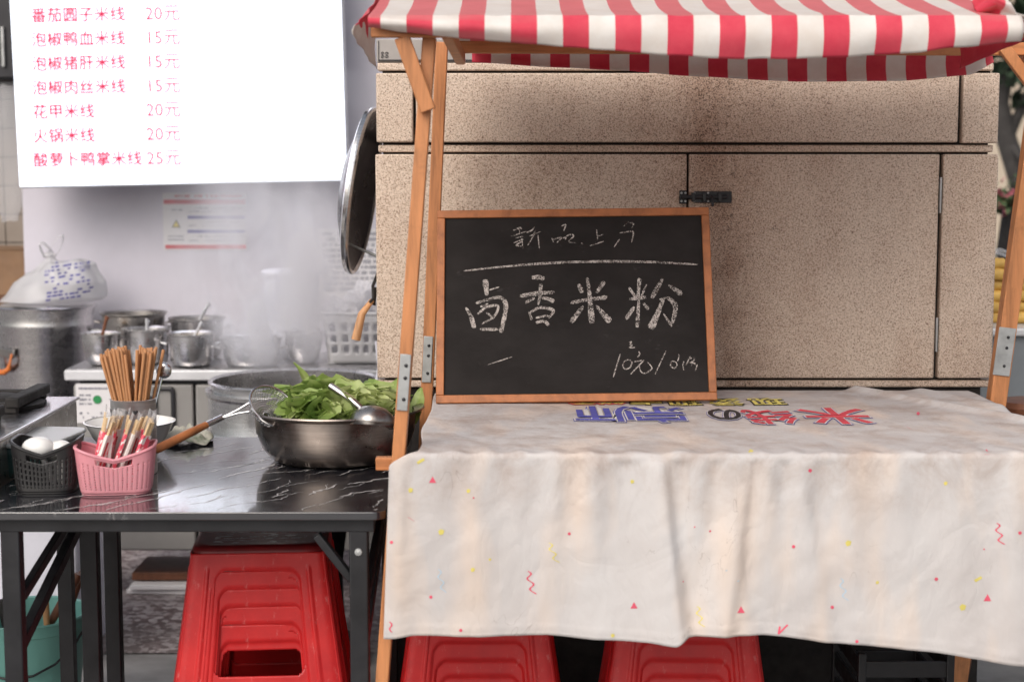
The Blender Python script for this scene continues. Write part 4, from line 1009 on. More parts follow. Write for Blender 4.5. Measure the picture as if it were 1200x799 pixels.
for pts, ws in (
    ([(145, 75), (148, 115), (152, 155)], [17, 14, 10]), ([(165, 128), (215, 112)], [5, 3]), ([(45, 215), (70, 255), (90, 320)], [6, 11, 14]),
    ([(95, 195), (150, 178), (215, 165), (246, 195), (242, 255), (222, 342)], [6, 8, 10, 13, 12, 13]), ([(118, 325), (210, 325)], [8, 9]),
    ([(105, 250), (150, 215), (208, 208), (188, 262), (125, 298)], [7, 7, 7, 7, 5]), ([(120, 212), (160, 196)], [7, 5]), ([(150, 240), (178, 262)], [6, 5]),
    ([(378, 66), (410, 64), (442, 72)], [10, 14, 12]), ([(318, 158), (400, 146), (492, 138)], [10, 12, 9]), ([(424, 96), (420, 150), (410, 203)], [11, 9, 5]),
    ([(392, 168), (345, 192)], [7, 9]), ([(428, 168), (460, 172), (490, 186)], [6, 10, 11]), ([(363, 235), (378, 278)], [6, 8]), ([(370, 240), (420, 216), (486, 230), (462, 268)], [6, 8, 10, 6]),
    ([(398, 268), (462, 256)], [6, 7]), ([(398, 292), (440, 284), (462, 306)], [8, 9, 10]),
    ([(656, 65), (668, 150), (680, 295)], [9, 11, 20]), ([(612, 98), (632, 142)], [9, 15]), ([(742, 85), (703, 142)], [13, 9]), ([(573, 192), (660, 176), (757, 164)], [10, 9, 12]),
    ([(637, 208), (575, 290)], [8, 17]), ([(700, 205), (735, 245), (772, 288)], [5, 14, 21]),
    ([(920, 68), (915, 115), (912, 172)], [12, 9, 10]), ([(916, 170), (908, 315)], [7, 14]), ([(866, 115), (900, 165)], [9, 7]), ([(955, 100), (928, 160)], [5, 6]), ([(868, 174), (952, 164)], [8, 10]),
    ([(893, 212), (850, 275)], [9, 11]), ([(938, 193), (966, 226)], [7, 10]), ([(1036, 70), (980, 168)], [9, 15]), ([(1066, 103), (1132, 150)], [6, 17]), ([(1020, 175), (1062, 164)], [5, 5]),
    ([(1040, 170), (1008, 250), (975, 322)], [8, 15, 24]), ([(1060, 165), (1100, 212), (1078, 312)], [9, 15, 6]), ([(1038, 245), (1078, 305)], [4, 8])):
    stroke(big, Z(pts), [w_ / 4.286 for w_ in ws])
obj('chalk_writing', big, 'chalk', bb, smooth=0)
top = MB(); Z = zo(590, 250, 7.06)
for pts in ([(80, 143), (135, 120), (150, 130)], [(125, 120), (135, 160)], [(65, 190), (190, 150)], [(100, 205), (165, 190)], [(85, 245), (170, 212)], [(150, 190), (160, 290)], [(150, 235), (105, 265), (150, 272)],
            [(190, 160), (235, 140), (260, 112)], [(265, 140), (240, 200), (200, 265)], [(215, 190), (310, 150)], [(285, 180), (298, 300)], [(480, 105), (515, 95), (497, 150)], [(400, 205), (415, 240)], [(415, 215), (480, 200), (440, 245)],
            [(490, 205), (515, 200), (510, 218)], [(520, 190), (560, 175), (580, 190), (540, 235), (600, 245)], [(645, 245), (658, 258)], [(770, 135), (780, 225)], [(775, 190), (825, 175)], [(715, 268), (830, 232)],
            [(1035, 70), (990, 110)], [(1040, 80), (1075, 85), (1060, 125)], [(960, 165), (1050, 150), (1075, 165), (1060, 240)], [(960, 215), (915, 280)]):
    stroke(top, Z(pts), [.8, .95, .6])
obj('chalk_writing', top, 'chalk', bb, smooth=0)
un_ = MB(); stroke(un_, [(543, 317.5), (585, 313), (640, 308.5), (700, 306.5), (760, 307), (818, 310)], [.9, 1.3, 1.6, 1.6, 1.5, 1.1]); obj('chalk_line', un_, 'chalk', bb, smooth=0)
lo = MB(); Z = zo(700, 380, 8.571)
for pts in ([(230, 295), (205, 380), (160, 530)], [(270, 370), (255, 420), (285, 450), (330, 430), (346, 378), (310, 355), (268, 372)], [(415, 270), (425, 300), (405, 330)], [(370, 375), (470, 360)], [(470, 360), (400, 430), (335, 500)],
            [(420, 400), (435, 470), (480, 490), (545, 450), (540, 420), (505, 380)], [(690, 265), (580, 500)], [(790, 380), (750, 370), (735, 410), (770, 440), (800, 412), (790, 380)], [(815, 300), (820, 330), (806, 370)],
            [(870, 370), (860, 410), (868, 460)], [(935, 320), (890, 410)], [(930, 345), (982, 335), (955, 380)], [(915, 380), (990, 390)], [(950, 360), (945, 415)], [(965, 385), (985, 405)], [(1005, 400), (985, 465)],
            [(318, 182), (345, 175), (330, 200), (350, 210), (322, 235), (378, 232)]):
    stroke(lo, Z(pts), [.65, .8, .7])
stroke(lo, [(571, 427.5), (585, 423), (600, 418)], [.3, .8, .4])
obj('chalk_writing', lo, 'chalk', bb, smooth=0)
#PART2
# ================================================================== BLACK MARBLE FOLDING TABLE
TZ = .75
ty0 = atz(300, 600, TZ).y; ty1 = atz(300, 512, TZ).y
tx0, tx1 = -.955, at(451, 602, ty0).x
ft = thing('folding_table', 'black folding table with white-veined marble top and square metal legs', 'table', ((tx0 + tx1) / 2, (ty0 + ty1) / 2, 0))
def rounded(x0, y0, x1, y1, r, n=6):
    P = []
    for cx_, cy_, a0 in ((x1 - r, y1 - r, 0), (x0 + r, y1 - r, 90), (x0 + r, y0 + r, 180), (x1 - r, y0 + r, 270)):
        for i in range(n + 1): a_ = R(a0 + 90 * i / n); P.append((cx_ + r * math.cos(a_), cy_ + r * math.sin(a_)))
    return P
obj('tabletop', MB().prism([(x, y, TZ - .014) for x, y in rounded(tx0, ty0, tx1, ty1, .022)], (0, 0, .014)), 'marble', ft, bevel=.0012)
top_o = bpy.data.objects['tabletop.001']
vm = bmesh.new(); vm.from_mesh(top_o.data); offv = -wloc(ft); rv = random.Random(44)
def vein(x, y, ang, L_, w_):
    n_ = max(6, int(L_ / .009)); pts = []
    a_ = ang
    for i_ in range(n_ + 1):
        pts.append((x, y)); a_ = ang + rv.gauss(0, .38); st = L_ / n_ * rv.uniform(.6, 1.4)
        x += math.cos(a_) * st; y += math.sin(a_) * st
    prev_ = None
    for i_, (x_, y_) in enumerate(pts):
        if not (tx0 + .01 < x_ < tx1 - .01 and ty0 + .01 < y_ < ty1 - .01): prev_ = None; continue
        ww = w_ * (.12 + max(0, math.sin(PI * i_ / n_)) ** .7) * rv.uniform(.45, 1.35)
        dx, dy = -math.sin(ang) * ww, math.cos(ang) * ww
        a1 = vm.verts.new(Vector((x_ + dx, y_ + dy, TZ + .0004)) + offv); a2 = vm.verts.new(Vector((x_ - dx, y_ - dy, TZ + .0004)) + offv)
        if prev_: f_ = vm.faces.new((prev_[0], a1, a2, prev_[1])); f_.material_index = 1; f_.smooth = False
        prev_ = (a1, a2)
    return pts
for i_ in range(90):
    ang = R(rv.gauss(50, 11)); L_ = rv.choice((.05, .08, .12, .18, .26, .34))
    P_ = vein(rv.uniform(tx0, tx1), rv.uniform(ty0 - .1, ty1), ang, L_, rv.choice((.0009, .0013, .002, .003)))
    if rv.random() < .5:
        x_, y_ = P_[len(P_) // 2]; vein(x_, y_, ang + rv.choice((-1, 1)) * rv.uniform(.3, .8), L_ * .4, .0008)
bmesh.ops.recalc_face_normals(vm, faces=[f_ for f_ in vm.faces if f_.material_index == 0])
for f_ in vm.faces:
    if f_.material_index == 1 and f_.normal.z < 0: f_.normal_flip()
vm.to_mesh(top_o.data); vm.free(); top_o.data.materials.append(M['vein'])
lw = .033
obj('apron', MB().box(((tx0 + tx1) / 2, ty0 + .03, TZ - .0145 - .0125), (tx1 - tx0 - .04, .022, .025)), 'black_metal', ft, bevel=.002)
obj('apron', MB().box(((tx0 + tx1) / 2, ty1 - .03, TZ - .0145 - .0125), (tx1 - tx0 - .04, .022, .025)), 'black_metal', ft, bevel=.002)
lx0, lx1 = at(16.5, 700, ty0 + .035).x, at(421.5, 700, ty0 + .035).x
for lx in (lx0, lx1):
    for ly in (ty0 + .035, ty1 - .05):
        l_ = obj('leg', MB().box((lx, ly, (TZ - .017) / 2), (lw, .03, TZ - .0175)), 'black_metal', ft, bevel=.003)
        obj('leg_foot', MB().box((lx, ly, .006), (lw + .004, .034, .012)), 'soot', l_, bevel=.002)
    obj('apron', MB().box((lx, (ty0 + ty1) / 2, TZ - .03), (.022, ty1 - ty0 - .13, .024)), 'black_metal', ft, bevel=.002)
    obj('brace', MB().bar((lx + .004, ty0 + .05, TZ - .25), (lx + .004, ty1 - .09, TZ - .045), .024, .018, (1, 0, 0)), 'black_metal', ft, bevel=.002)
    obj('brace', MB().bar((lx + .010, ty0 + .05, TZ - .16), (lx + .010, ty1 - .20, TZ - .045), .020, .014, (1, 0, 0)), 'black_metal', ft, bevel=.002)
p0, p1 = at(371, 626, ty0 + .04), at(412, 678, ty0 + .04)
obj('brace', MB().bar(p0, p1, .014, .022, (0, 1, 0)), 'black_metal', ft, bevel=.002)
lx = at(107, 700, 3.3).x
l_ = obj('leg', MB().box((lx, 3.3, (TZ - .017) / 2), (.036, .03, TZ - .0175)), 'black_metal', ft, bevel=.003)
hg = MB()
for ly in (ty0 + .0195,):
    hg.lathe([(.0001, -.003), (.006, -.002), (.007, 0)], 12, (lx1, ly, TZ - .075), Matrix.Rotation(-PI / 2, 3, 'X'))
obj('rivet', hg, 'zinc', ft)

# ------------------------------------------------------------------ basin of greens
bcx, bcy = at(396, 534, 3.27).x - .004, 3.27
rim = at(397, 478, bcy).z; Rb = 105.5 * bcy / FPX; hb_ = rim - TZ - .001
bs = thing('steel_basin', 'wide dented steel basin heaped with leafy greens on the marble table', 'basin', (bcx, bcy, TZ + .001))
prof = [(.0001, 0), (Rb * .62, 0), (Rb * .72, .007), (Rb * .82, .028), (Rb * .885, .06), (Rb * .90, hb_ - .008), (Rb * .985, hb_ - .001), (Rb, hb_ + .001), (Rb * .99, hb_ + .004), (Rb * .885, hb_ - .004), (Rb * .86, .06), (Rb * .78, .03), (Rb * .6, .004), (.0001, .003)]
obj('bowl', MB().lathe(prof, 80, (bcx, bcy, TZ + .001)), 'basin', bs, smooth=60)
BZ = TZ + hb_
def leaf(mb, base_, dirv, L_, W_, curl, roll, seed, lob=0.15):
    d = Vector(dirv).normalized(); s = d.cross(Vector((0, 0, 1)))
    if s.length < .05: s = Vector((1, 0, 0))
    s.normalize(); n = s.cross(d); s2 = (s * math.cos(roll) + n * math.sin(roll)); n2 = d.cross(s2) * -1
    def f(u, v):
        t = v; c_ = u * 2 - 1
        wd = W_ * (math.sin(PI * min(1, t * .92 + .05)) ** .8) * (1 + lob * math.sin(t * 17 + seed) * abs(c_)) * (1 - .25 * t)
        k_ = -curl * t * t * L_
        wv = .10 * W_ * math.sin(t * 11 + c_ * 3 + seed) * abs(c_)
        return Vector(base_) + d * (L_ * t) + s2 * (wd * c_) + n2 * (k_ + .30 * wd * abs(c_) ** 1.2 + wv)
    mb.grid(f, 6, 10)
rnd = random.Random(21)
gm, sm_ = MB(), MB()
for i in range(800):
    a_ = rnd.uniform(0, 2 * PI); rr = Rb * .84 * math.sqrt(rnd.random())
    hgt = .062 * (1 - (rr / Rb) ** 2)
    b_ = Vector((bcx + rr * math.cos(a_) * .98, bcy + rr * math.sin(a_) * .9, BZ - .028 + hgt * rnd.uniform(.5, 1.2)))
    dr = Vector((rnd.uniform(-1, 1) + .5 * math.cos(a_), rnd.uniform(-1, .7), rnd.uniform(-.15, .55)))
    L_ = rnd.uniform(.065, .14)
    b_.x = min(b_.x, bcx + Rb * .76)
    if b_.x < bcx - Rb * .42 and b_.y < bcy + .03: continue
    dn_ = dr.normalized(); bad = False
    cu_ = rnd.uniform(.05, .45)
    for e_ in (b_ - dn_ * L_ * .45, b_ + dn_ * L_ * .55 - Vector((0, 0, cu_ * L_ + .01))):
        if math.hypot(e_.x - bcx, e_.y - bcy) > Rb * (.74 if e_.z < BZ + .012 else .98): bad = True
    if bad: continue
    leaf(gm, b_ - dr.normalized() * L_ * .45, dr, L_, rnd.uniform(.022, .042), cu_, rnd.uniform(-.7, .7), i)
# leaves that stand out of the heap, seen against the pot and the kiosk
for (px0, py0, px1, py1, Y, W_, cu) in ((352, 480, 330, 462, 3.28, .017, .2), (372, 475, 382, 439, 3.33, .022, -.2), (345, 470, 312, 452, 3.3, .012, .4), (390, 470, 366, 450, 3.36, .024, .3), (425, 470, 462, 453, 3.36, .02, .2),
                                        (410, 472, 445, 456, 3.3, .024, .4), (360, 482, 396, 466, 3.22, .022, .1), (398, 484, 372, 466, 3.21, .024, .1), (470, 480, 448, 458, 3.38, .022, .2), (330, 487, 352, 465, 3.25, .02, .3), (436, 482, 470, 462, 3.42, .02, .1), (340, 478, 352, 455, 3.27, .022, .1), (455, 478, 480, 458, 3.36, .024, .2), (400, 470, 424, 448, 3.38, .024, .2), (352, 474, 325, 458, 3.24, .020, .2), (445, 470, 436, 448, 3.4, .022, .1)):
    p0, p1 = at(px0, py0, Y), at(px1, py1, Y + .02); leaf(gm, p0, p1 - p0, (p1 - p0).length, W_, cu, rnd.uniform(-.5, .5), px0, .2)
tag(obj('leafy_greens', gm, 'leaf', origin=(bcx, bcy, BZ)), 'heap of fresh leafy greens filling the steel basin', 'greens', kind='stuff')
for i, (px0, py0, px1, py1, Y) in enumerate(((335, 488, 385, 470, 3.2), (365, 492, 405, 478, 3.19), (395, 490, 420, 466, 3.2), (350, 476, 398, 484, 3.23))):
    p0, p1 = at(px0, py0, Y), at(px1, py1, Y + .03); sm_.tube([p0, p0.lerp(p1, .5) + Vector((0, 0, .006)), p1], [.0045, .004, .002], 7)
tag(obj('pale_stems', sm_, 'stem', origin=(bcx, bcy, BZ)), 'pale green stems lying among the greens at the front of the basin', 'greens', kind='stuff')
lf = MB(); p0, p1 = at(485, 497, 3.30), at(493, 454, 3.335); leaf(lf, p0, p1 - p0, (p1 - p0).length * 1.02, .019, .05, .1, 1, .0)
tag(obj('upright_leaf', lf, 'leaf', origin=p0), 'single oval green leaf standing upright at the basin rim beside the post', 'leaf')
# ladle lying on the greens
lc_ = at(436, 500, 3.13); rl_ = 27 * 3.13 / FPX
lad = thing('ladle', 'big steel ladle lying upside down on the greens', 'ladle', lc_)
obj('bowl', MB().lathe([(rl_, 0), (rl_ * .98, rl_ * .28), (rl_ * .85, rl_ * .58), (rl_ * .55, rl_ * .82), (rl_ * .2, rl_ * .92), (.0001, rl_ * .93)], 40, lc_, Matrix.Rotation(R(-14), 3, 'X') @ Matrix.Rotation(R(5), 3, 'Y')), 'steel_worn', lad, solid=.0015, smooth=60)
h0, h1, h2 = at(424, 479, 3.14), at(411, 468, 3.15), at(387, 452, 3.17)
obj('handle', MB().tube([h0 + Vector((.006, 0, -.004)), h0, h1, h2], [.0045, .0065, .0072, .0072], 12), 'steel_bright', lad)
# wire strainer resting on the rim
sc0 = at(320, 476, 3.19); rs_ = 30 * 3.19 / FPX
rt = Matrix.Rotation(R(38), 3, 'Y') @ Matrix.Rotation(R(30), 3, 'X')
stn = thing('wire_strainer', 'round wire mesh strainer with a wooden handle leaning on the basin rim', 'strainer', sc0)
def wirebowl(u, v): a_ = 2 * PI * u; t = v * PI / 2 * .92; return sc0 + rt @ Vector((rs_ * math.cos(t) * math.cos(a_), rs_ * math.cos(t) * math.sin(a_), -rs_ * .62 * math.sin(t)))
wb = MB().grid(wirebowl, 44, 14, True)
wo = obj('mesh', wb, 'steel_bright', stn); md = wo.modifiers.new('wire', 'WIREFRAME'); md.thickness = .0012
obj('rim', MB().tube([sc0 + rt @ Vector((rs_ * math.cos(2 * PI * i / 48), rs_ * math.sin(2 * PI * i / 48), 0)) for i in range(48)], .0026, 8, True), 'steel_bright', stn)
f0, f1, f2, f3 = at(292, 477, 3.18), at(258, 490, 3.17), at(240, 498.5, 3.13), at(184, 526, 3.02)
for dz in (-.0035, .0035): obj('wire', MB().tube([f0 + Vector((0, 0, dz * 2.5)), f0.lerp(f1, .4) + Vector((0, 0, dz)), f1], .0022, 8), 'steel_bright', stn)
obj('ferrule', MB().tube([f1 + (f1 - f2) * .15, f2], .0062, 12), 'steel_bright', stn)
obj('handle', MB().tube([f2 + (f1 - f2) * .08, f2.lerp(f3, .3), f3, f3 + (f3 - f2) * .06], [.0070, .0085, .0088, .006], 12), 'wood_frame', stn)
# rag
q = atz(219, 519, TZ)
rg = MB().grid(lambda u, v: Vector((q.x + (u - .5) * .115 * (1 - .3 * abs(v - .5)), q.y + (v - .5) * .10 * (1 - .3 * abs(u - .5)), TZ + .003 + max(0, (.024 - .06 * ((u - .5) ** 2 + (v - .5) ** 2) * 1.0)) * (1 + 1.1 * mnoise.noise(Vector((u * 6, v * 6, 1)))) + .002 * abs(mnoise.noise(Vector((u * 17, v * 17, 5)))))), 40, 40)
tag(obj('dish_rag', rg, 'rag', solid=.002, origin=(q.x, q.y, TZ)), 'crumpled green and white rag on the marble table beside the basin', 'rag')

# ------------------------------------------------------------------ chopstick cup
YCUP = 3.12; q = at(156, 467, YCUP); rc = 26.5 * YCUP / FPX; hc_ = q.z - TZ
cup = thing('chopstick_cup', 'steel cup with small heart cut-outs full of brown chopsticks', 'cup', (q.x, YCUP, TZ + .001))
cb_ = Vector((q.x, YCUP, TZ + .001))
obj('body', MB().lathe([(.0001, 0), (rc * .98, 0), (rc, .003), (rc, hc_ - .003), (rc + .0012, hc_ - .001), (rc - .0015, hc_), (rc - .002, hc_ - .005), (rc - .002, .004), (.0001, .004)], 48, cb_), 'steel_satin', cup)
hp = []
for i in range(24): t = 2 * PI * i / 24; hp.append((.0052 * (math.sin(t) ** 3), .0052 * (.8125 * math.cos(t) - .3125 * math.cos(2 * t) - .125 * math.cos(3 * t) - .0625 * math.cos(4 * t))))
for deg in (-155, -92, -72, -30, 20, 80):
    a_ = R(deg); ctr = cb_ + Vector((0, 0, hc_ - .022))
    pts = [ctr + Vector(((rc + .0006) * math.cos(a_ + x / rc), (rc + .0006) * math.sin(a_ + x / rc), z)) for x, z in hp]
    obj('heart_hole', MB().poly(pts), 'ink_black', cup, smooth=0)
def stick(L_, r0, r1, mat, name='chopstick', n=8):
    return MB().lathe([(.0001, 0), (r0, 0), (r1, L_ - .002), (r1 * .8, L_), (.0001, L_)], n)
rnd = random.Random(12); cs = None; NC = 64
LBL = 'plain brown wooden chopstick standing in the crowded heart-pierced steel cup'
for i in range(NC):
    a_ = i * 2.399; rr = (rc - .008) * math.sqrt((i + .5) / NC)
    bx, by = rr * math.cos(a_), rr * math.sin(a_)
    # fan: two loose sheaves, one leaning left, one nearly upright
    L_ = .238
    side = -1 if bx < .006 else 1
    lean = Vector(((-.12 if side < 0 else .06) + bx * 3.6 + rnd.uniform(-.05, .05), by * 1.2 + rnd.uniform(-.05, .05), 1)).normalized()
    foot = cb_ + Vector((bx * .35 + (.008 if side < 0 else -.005), by * .6, .006))
    if cs is None:
        cs = obj('chopstick', stick(L_, .0021, .0032, 'stick'), 'stick', world=False); tag(cs, LBL, 'chopstick', 'brown chopsticks in the steel cup'); o = cs
    else: o = cs.copy(); C.objects.link(o)
    o.location = foot; o.rotation_euler = (lean.to_track_quat('Z', 'Y').to_matrix() @ Matrix.Rotation(rnd.uniform(0, 6), 3, 'Z')).to_euler(); o.scale = (1, 1, rnd.uniform(.96, 1.02))
# round spoon leaning in the cup
q = at(192, 434, 3.17)
sp_ = thing('round_spoon', 'round steel spoon sticking out on the right of the chopstick cup', 'spoon', q)
obj('bowl', MB().blob(q, (.0155, .008, .0165), 1, .03, 3), 'steel_bright', sp_)
obj('handle', MB().tube([q + Vector((-.004, 0, -.012)), Vector((cb_.x + .028, YCUP + .015, cb_.z + .09)), Vector((cb_.x + .02, YCUP + .012, cb_.z + .01))], .0028), 'steel_bright', sp_)
# white bowl behind the cup
YWB = 3.33; q = at(152, 494, YWB); rw = 53 * YWB / FPX; hw_ = q.z - TZ
wb_ = thing('white_bowl', 'shallow white enamel bowl behind the chopstick cup', 'bowl', (q.x, YWB, TZ + .001))
obj('bowl', MB().lathe([(.0001, 0), (rw * .5, 0), (rw * .55, .006), (rw * .82, hw_ * .55), (rw * .97, hw_ - .002), (rw, hw_), (rw * .96, hw_ - .002), (rw * .78, hw_ * .52), (rw * .5, .008), (.0001, .007)], 56, (q.x, YWB, TZ + .001)), 'ceramic', wb_, smooth=60)
obj('rim', MB().lathe([(rw - .002, hw_ - .002), (rw + .001, hw_ + .0005), (rw - .002, hw_ + .001)], 56, (q.x, YWB, TZ + .001)), 'ceramic', wb_)

# ------------------------------------------------------------------ small woven baskets
def basket(name, label, c_, hx, hy, h, rz, mat, slit):
    t_ = thing(name, label, 'basket', c_, 'small plastic baskets on the marble table', rz)
    N, Mv = 216, 30
    def f(u, v):
        x, y = rrect(2 * PI * u, 1, 1, 4.5); k_ = .86 + .14 * v ** .7
        top = h * (1 + .16 * abs(x) ** 2 * 1 - .14 * (1 - abs(x)) ** 1.5)
        return Vector((x * hx * k_, y * hy * k_, .003 + top * v))
    def skip(i, j):
        a_ = 2 * PI * (i + .5) / N; x, y = rrect(a_, 1, 1, 4.5)
        front = abs(y) > .9 and abs(x) < .50
        if front and 23 <= j <= 26 and abs(x) < .47: return True           # hand hole
        if 3 <= j <= 21: return i % 4 == 1 and slit(j)
        return False
    obj('sides', MB().grid(f, N, Mv, True, skip), mat, t_, world=False, solid=.0022)
    obj('rim', MB().tube([f(i / 72, 1) for i in range(72)], .0032, 8, True), mat, t_, world=False)
    obj('bottom', MB().prism([(f(i / 48, 0).x, f(i / 48, 0).y, 0) for i in range(48)], (0, 0, .003)), mat, t_, world=False)
    return t_
pcx = at(136, 560, 2.94).x
PB = Vector((pcx, 2.945, TZ + .001)); PRZ = R(9)
basket('plastic_basket', 'pink slotted plastic basket full of paper wrapped chopsticks', PB, .0715, .052, .072, PRZ, 'pink', lambda j: j % 2 == 1)
BB = Vector((at(57, 560, 2.96).x, 2.96, TZ + .001)); BRZ = R(4)
basket('plastic_basket', 'black slotted plastic basket of white spoons at the table end', BB, .060, .055, .080, BRZ, 'blackbasket', lambda j: j % 4 != 0)
def inb(c_, rz, v): return Vector(c_) + Matrix.Rotation(rz, 3, 'Z') @ Vector(v)
# wrapped chopsticks: sleeve with the stick ends showing
rnd = random.Random(3); wc = None; NW = 20
for i in range(NW):
    fx = -.045 + .085 * ((i % 5) / 4) + rnd.uniform(-.006, .006); fy = (-.028, -.010, .008, .026)[i // 5] + rnd.uniform(-.004, .004)
    lean = Vector((.26 + rnd.uniform(-.16, .14), .10 + rnd.uniform(-.2, .14), .95)).normalized()
    if i % 5 == 4: lean = Vector((.36, rnd.uniform(-.15, .1), .9)).normalized()
    foot = inb(PB, PRZ, (max(-.046, fx - .022), fy, .006))
    if fx < -.03: lean.x = abs(lean.x)
    red = i % 2 == 0
    def build(red):
        t_ = thing('wrapped_chopsticks', '', 'chopsticks', (0, 0, 0), 'paper wrapped chopsticks in the pink basket')
        obj('sleeve', MB().box((0, 0, .056), (.019, .006, .110)), 'sleeve' if red else 'sleeve_white', t_, world=False, bevel=.001)
        if not red: obj('printed_stripe', MB().box((0, -.003, .055), (.006, .0006, .085)), 'ink_red', t_, world=False)
        for s in (-1, 1): obj('stick_end', MB().box((s * .0034, 0, .1235), (.0054, .0046, .027)), 'stick_pale', t_, world=False, bevel=.0006)
        obj('film', MB().grid(lambda u, v: Vector(((u - .5) * (.016 + .012 * v), .002 * math.sin(u * 9 + v * 4),   .115 + v * .036)), 6, 5), 'clearbag', t_, world=False)
        return t_
    if i == 0: wr = build(True); wwv = None; o = wr
    elif i == 1: wwv = build(False); o = wwv
    else: o = dup(wr if red else wwv, (0, 0, 0), 'x')
    o['label'] = ['red paper sleeve of chopsticks standing in the pink basket', 'white paper sleeve of chopsticks with a red stripe in the pink basket'][0 if red else 1]
    o['group'] = 'red sleeved chopsticks in the pink basket' if red else 'white sleeved chopsticks in the pink basket'
    o.location = foot; o.rotation_euler = (lean.to_track_quat('Z', 'Y').to_matrix() @ Matrix.Rotation(rnd.uniform(-.5, .5), 3, 'Z')).to_euler()
# white spoons in the black basket
for i, (x, y, z, rr, lab) in enumerate(((-.014, -.016, .080, .026, 'largest white round spoon bowl showing above the black basket rim'), (.024, -.006, .076, .020, 'smaller white spoon lying right of the largest one in the black basket'), (.004, .026, .066, .020, 'white spoon lying at the back of the black basket'))):
    c_ = inb(BB, BRZ, (x, y, z))
    t_ = thing('white_spoon', lab, 'spoon', c_, 'white spoons in the black basket')
    obj('bowl', MB().blob(c_, (rr * 1.15, rr * .95, rr * .8), i, .04, 3), 'ceramic', t_)
    obj('handle', MB().tube([c_, inb(BB, BRZ, (x * .6 + .01, y * .5 + .01, .03)), inb(BB, BRZ, (x * .5 + .012, y * .4 + .014, .008))], [.006, .005, .004]), 'ceramic', t_)
# lidded plastic container behind the black basket
c0 = Vector((at(46, 530, 3.14).x - .002, 3.16, TZ + .001)); 
ct = thing('food_container', 'dark green plastic container with a frosted lid beside the black basket', 'container', c0, rotz=R(-8))
obj('box', MB().grid(lambda u, v: (rrect(2 * PI * u, .056 * (.9 + .1 * v), .105 * (.93 + .07 * v), 6)[0], rrect(2 * PI * u, .056 * (.9 + .1 * v), .105 * (.93 + .07 * v), 6)[1], v * .058), 56, 4, True), 'teal_dark', ct, world=False, solid=.002)
obj('lid', MB().prism([(*rrect(2 * PI * i / 48, .060, .11, 6), .059) for i in range(48)], (0, 0, .008)), 'lid_plastic', ct, world=False, bevel=.003)
# gas stove on its own stand, left of the table
sx1 = -.962; zs_ = at(0, 511, 3.05).z; y0_, y1_ = 2.86, 3.56; sx0 = -1.55
sv = thing('gas_stove', 'stainless gas stove with black pan supports at the end of the marble table', 'stove', ((sx0 + sx1) / 2, 3.2, 0))
obj('body', MB().box(((sx0 + sx1) / 2, (y0_ + y1_) / 2, zs_ - .082), (sx1 - sx0 - .006, y1_ - y0_, .155)), 'steel_worn', sv, bevel=.003)
obj('top_plate', MB().box(((sx0 + sx1) / 2, (y0_ + y1_) / 2, zs_), (sx1 - sx0 + .006, y1_ - y0_ + .01, .006)), 'steel_bright', sv, bevel=.002)
for yy in (3.1, 3.42):
    for xx in (sx1 - .13, sx1 - .40):
        bn = obj('burner', MB().lathe([(.09, 0), (.095, .008), (.08, .010), (.05, .012), (.045, .022), (.03, .026), (.0001, .026)], 28, (xx, yy, zs_ + .003)), 'soot', sv)
        for kx in (-.062, .062): obj('pan_support', MB().bar((xx + kx, yy - .115, zs_ + .026), (xx + kx, yy + .115, zs_ + .026), .03, .022), 'soot', bn, bevel=.004)
        for ky in (-.10, .10): obj('pan_support', MB().box((xx, yy + ky, zs_ + .014), (.14, .02, .022)), 'soot', bn, bevel=.003)
for xx in (sx0 + .03, sx1 - .03):
    for yy in (y0_ + .03, y1_ - .03): obj('leg', MB().box((xx, yy, (zs_ - .161) / 2), (.03, .03, zs_ - .161)), 'black_metal', sv)
obj('gas_knob', MB().lathe([(.018, 0), (.018, .018), (.0001, .02)], 20, (sx1 - .15, y0_, zs_ - .08), Matrix.Rotation(PI / 2, 3, 'X')), 'soot', sv)

# ------------------------------------------------------------------ under the table
q = at(33, 719, 3.84); rb_ = 70 * 3.84 / FPX
bkt = thing('plastic_bucket', 'teal plastic bucket of wooden handled tools under the marble table', 'bucket', (q.x, 3.84, .003)); hbk = q.z
bb_ = Vector((q.x, 3.84, .003))
obj('body', MB().lathe([(.0001, 0), (rb_ * .76, 0), (rb_ * .78, .006), (rb_ * .97, hbk - .03), (rb_ * .985, hbk - .028), (rb_, hbk - .002), (rb_ + .006, hbk), (rb_ + .004, hbk + .004), (rb_ - .004, hbk + .002), (rb_ * .95, hbk - .03), (rb_ * .76, .008), (.0001, .006)], 56, bb_), 'teal', bkt)
obj('bail', MB().tube([bb_ + Vector(((rb_ + .004) * math.cos(R(-10 + t * 20 - 160)), (rb_ + .006) * math.sin(R(-10 + t * 20 - 160)), hbk - .03 - .09 * math.sin(PI * t / 8))) for t in range(9)], .003), 'black_metal', bkt)
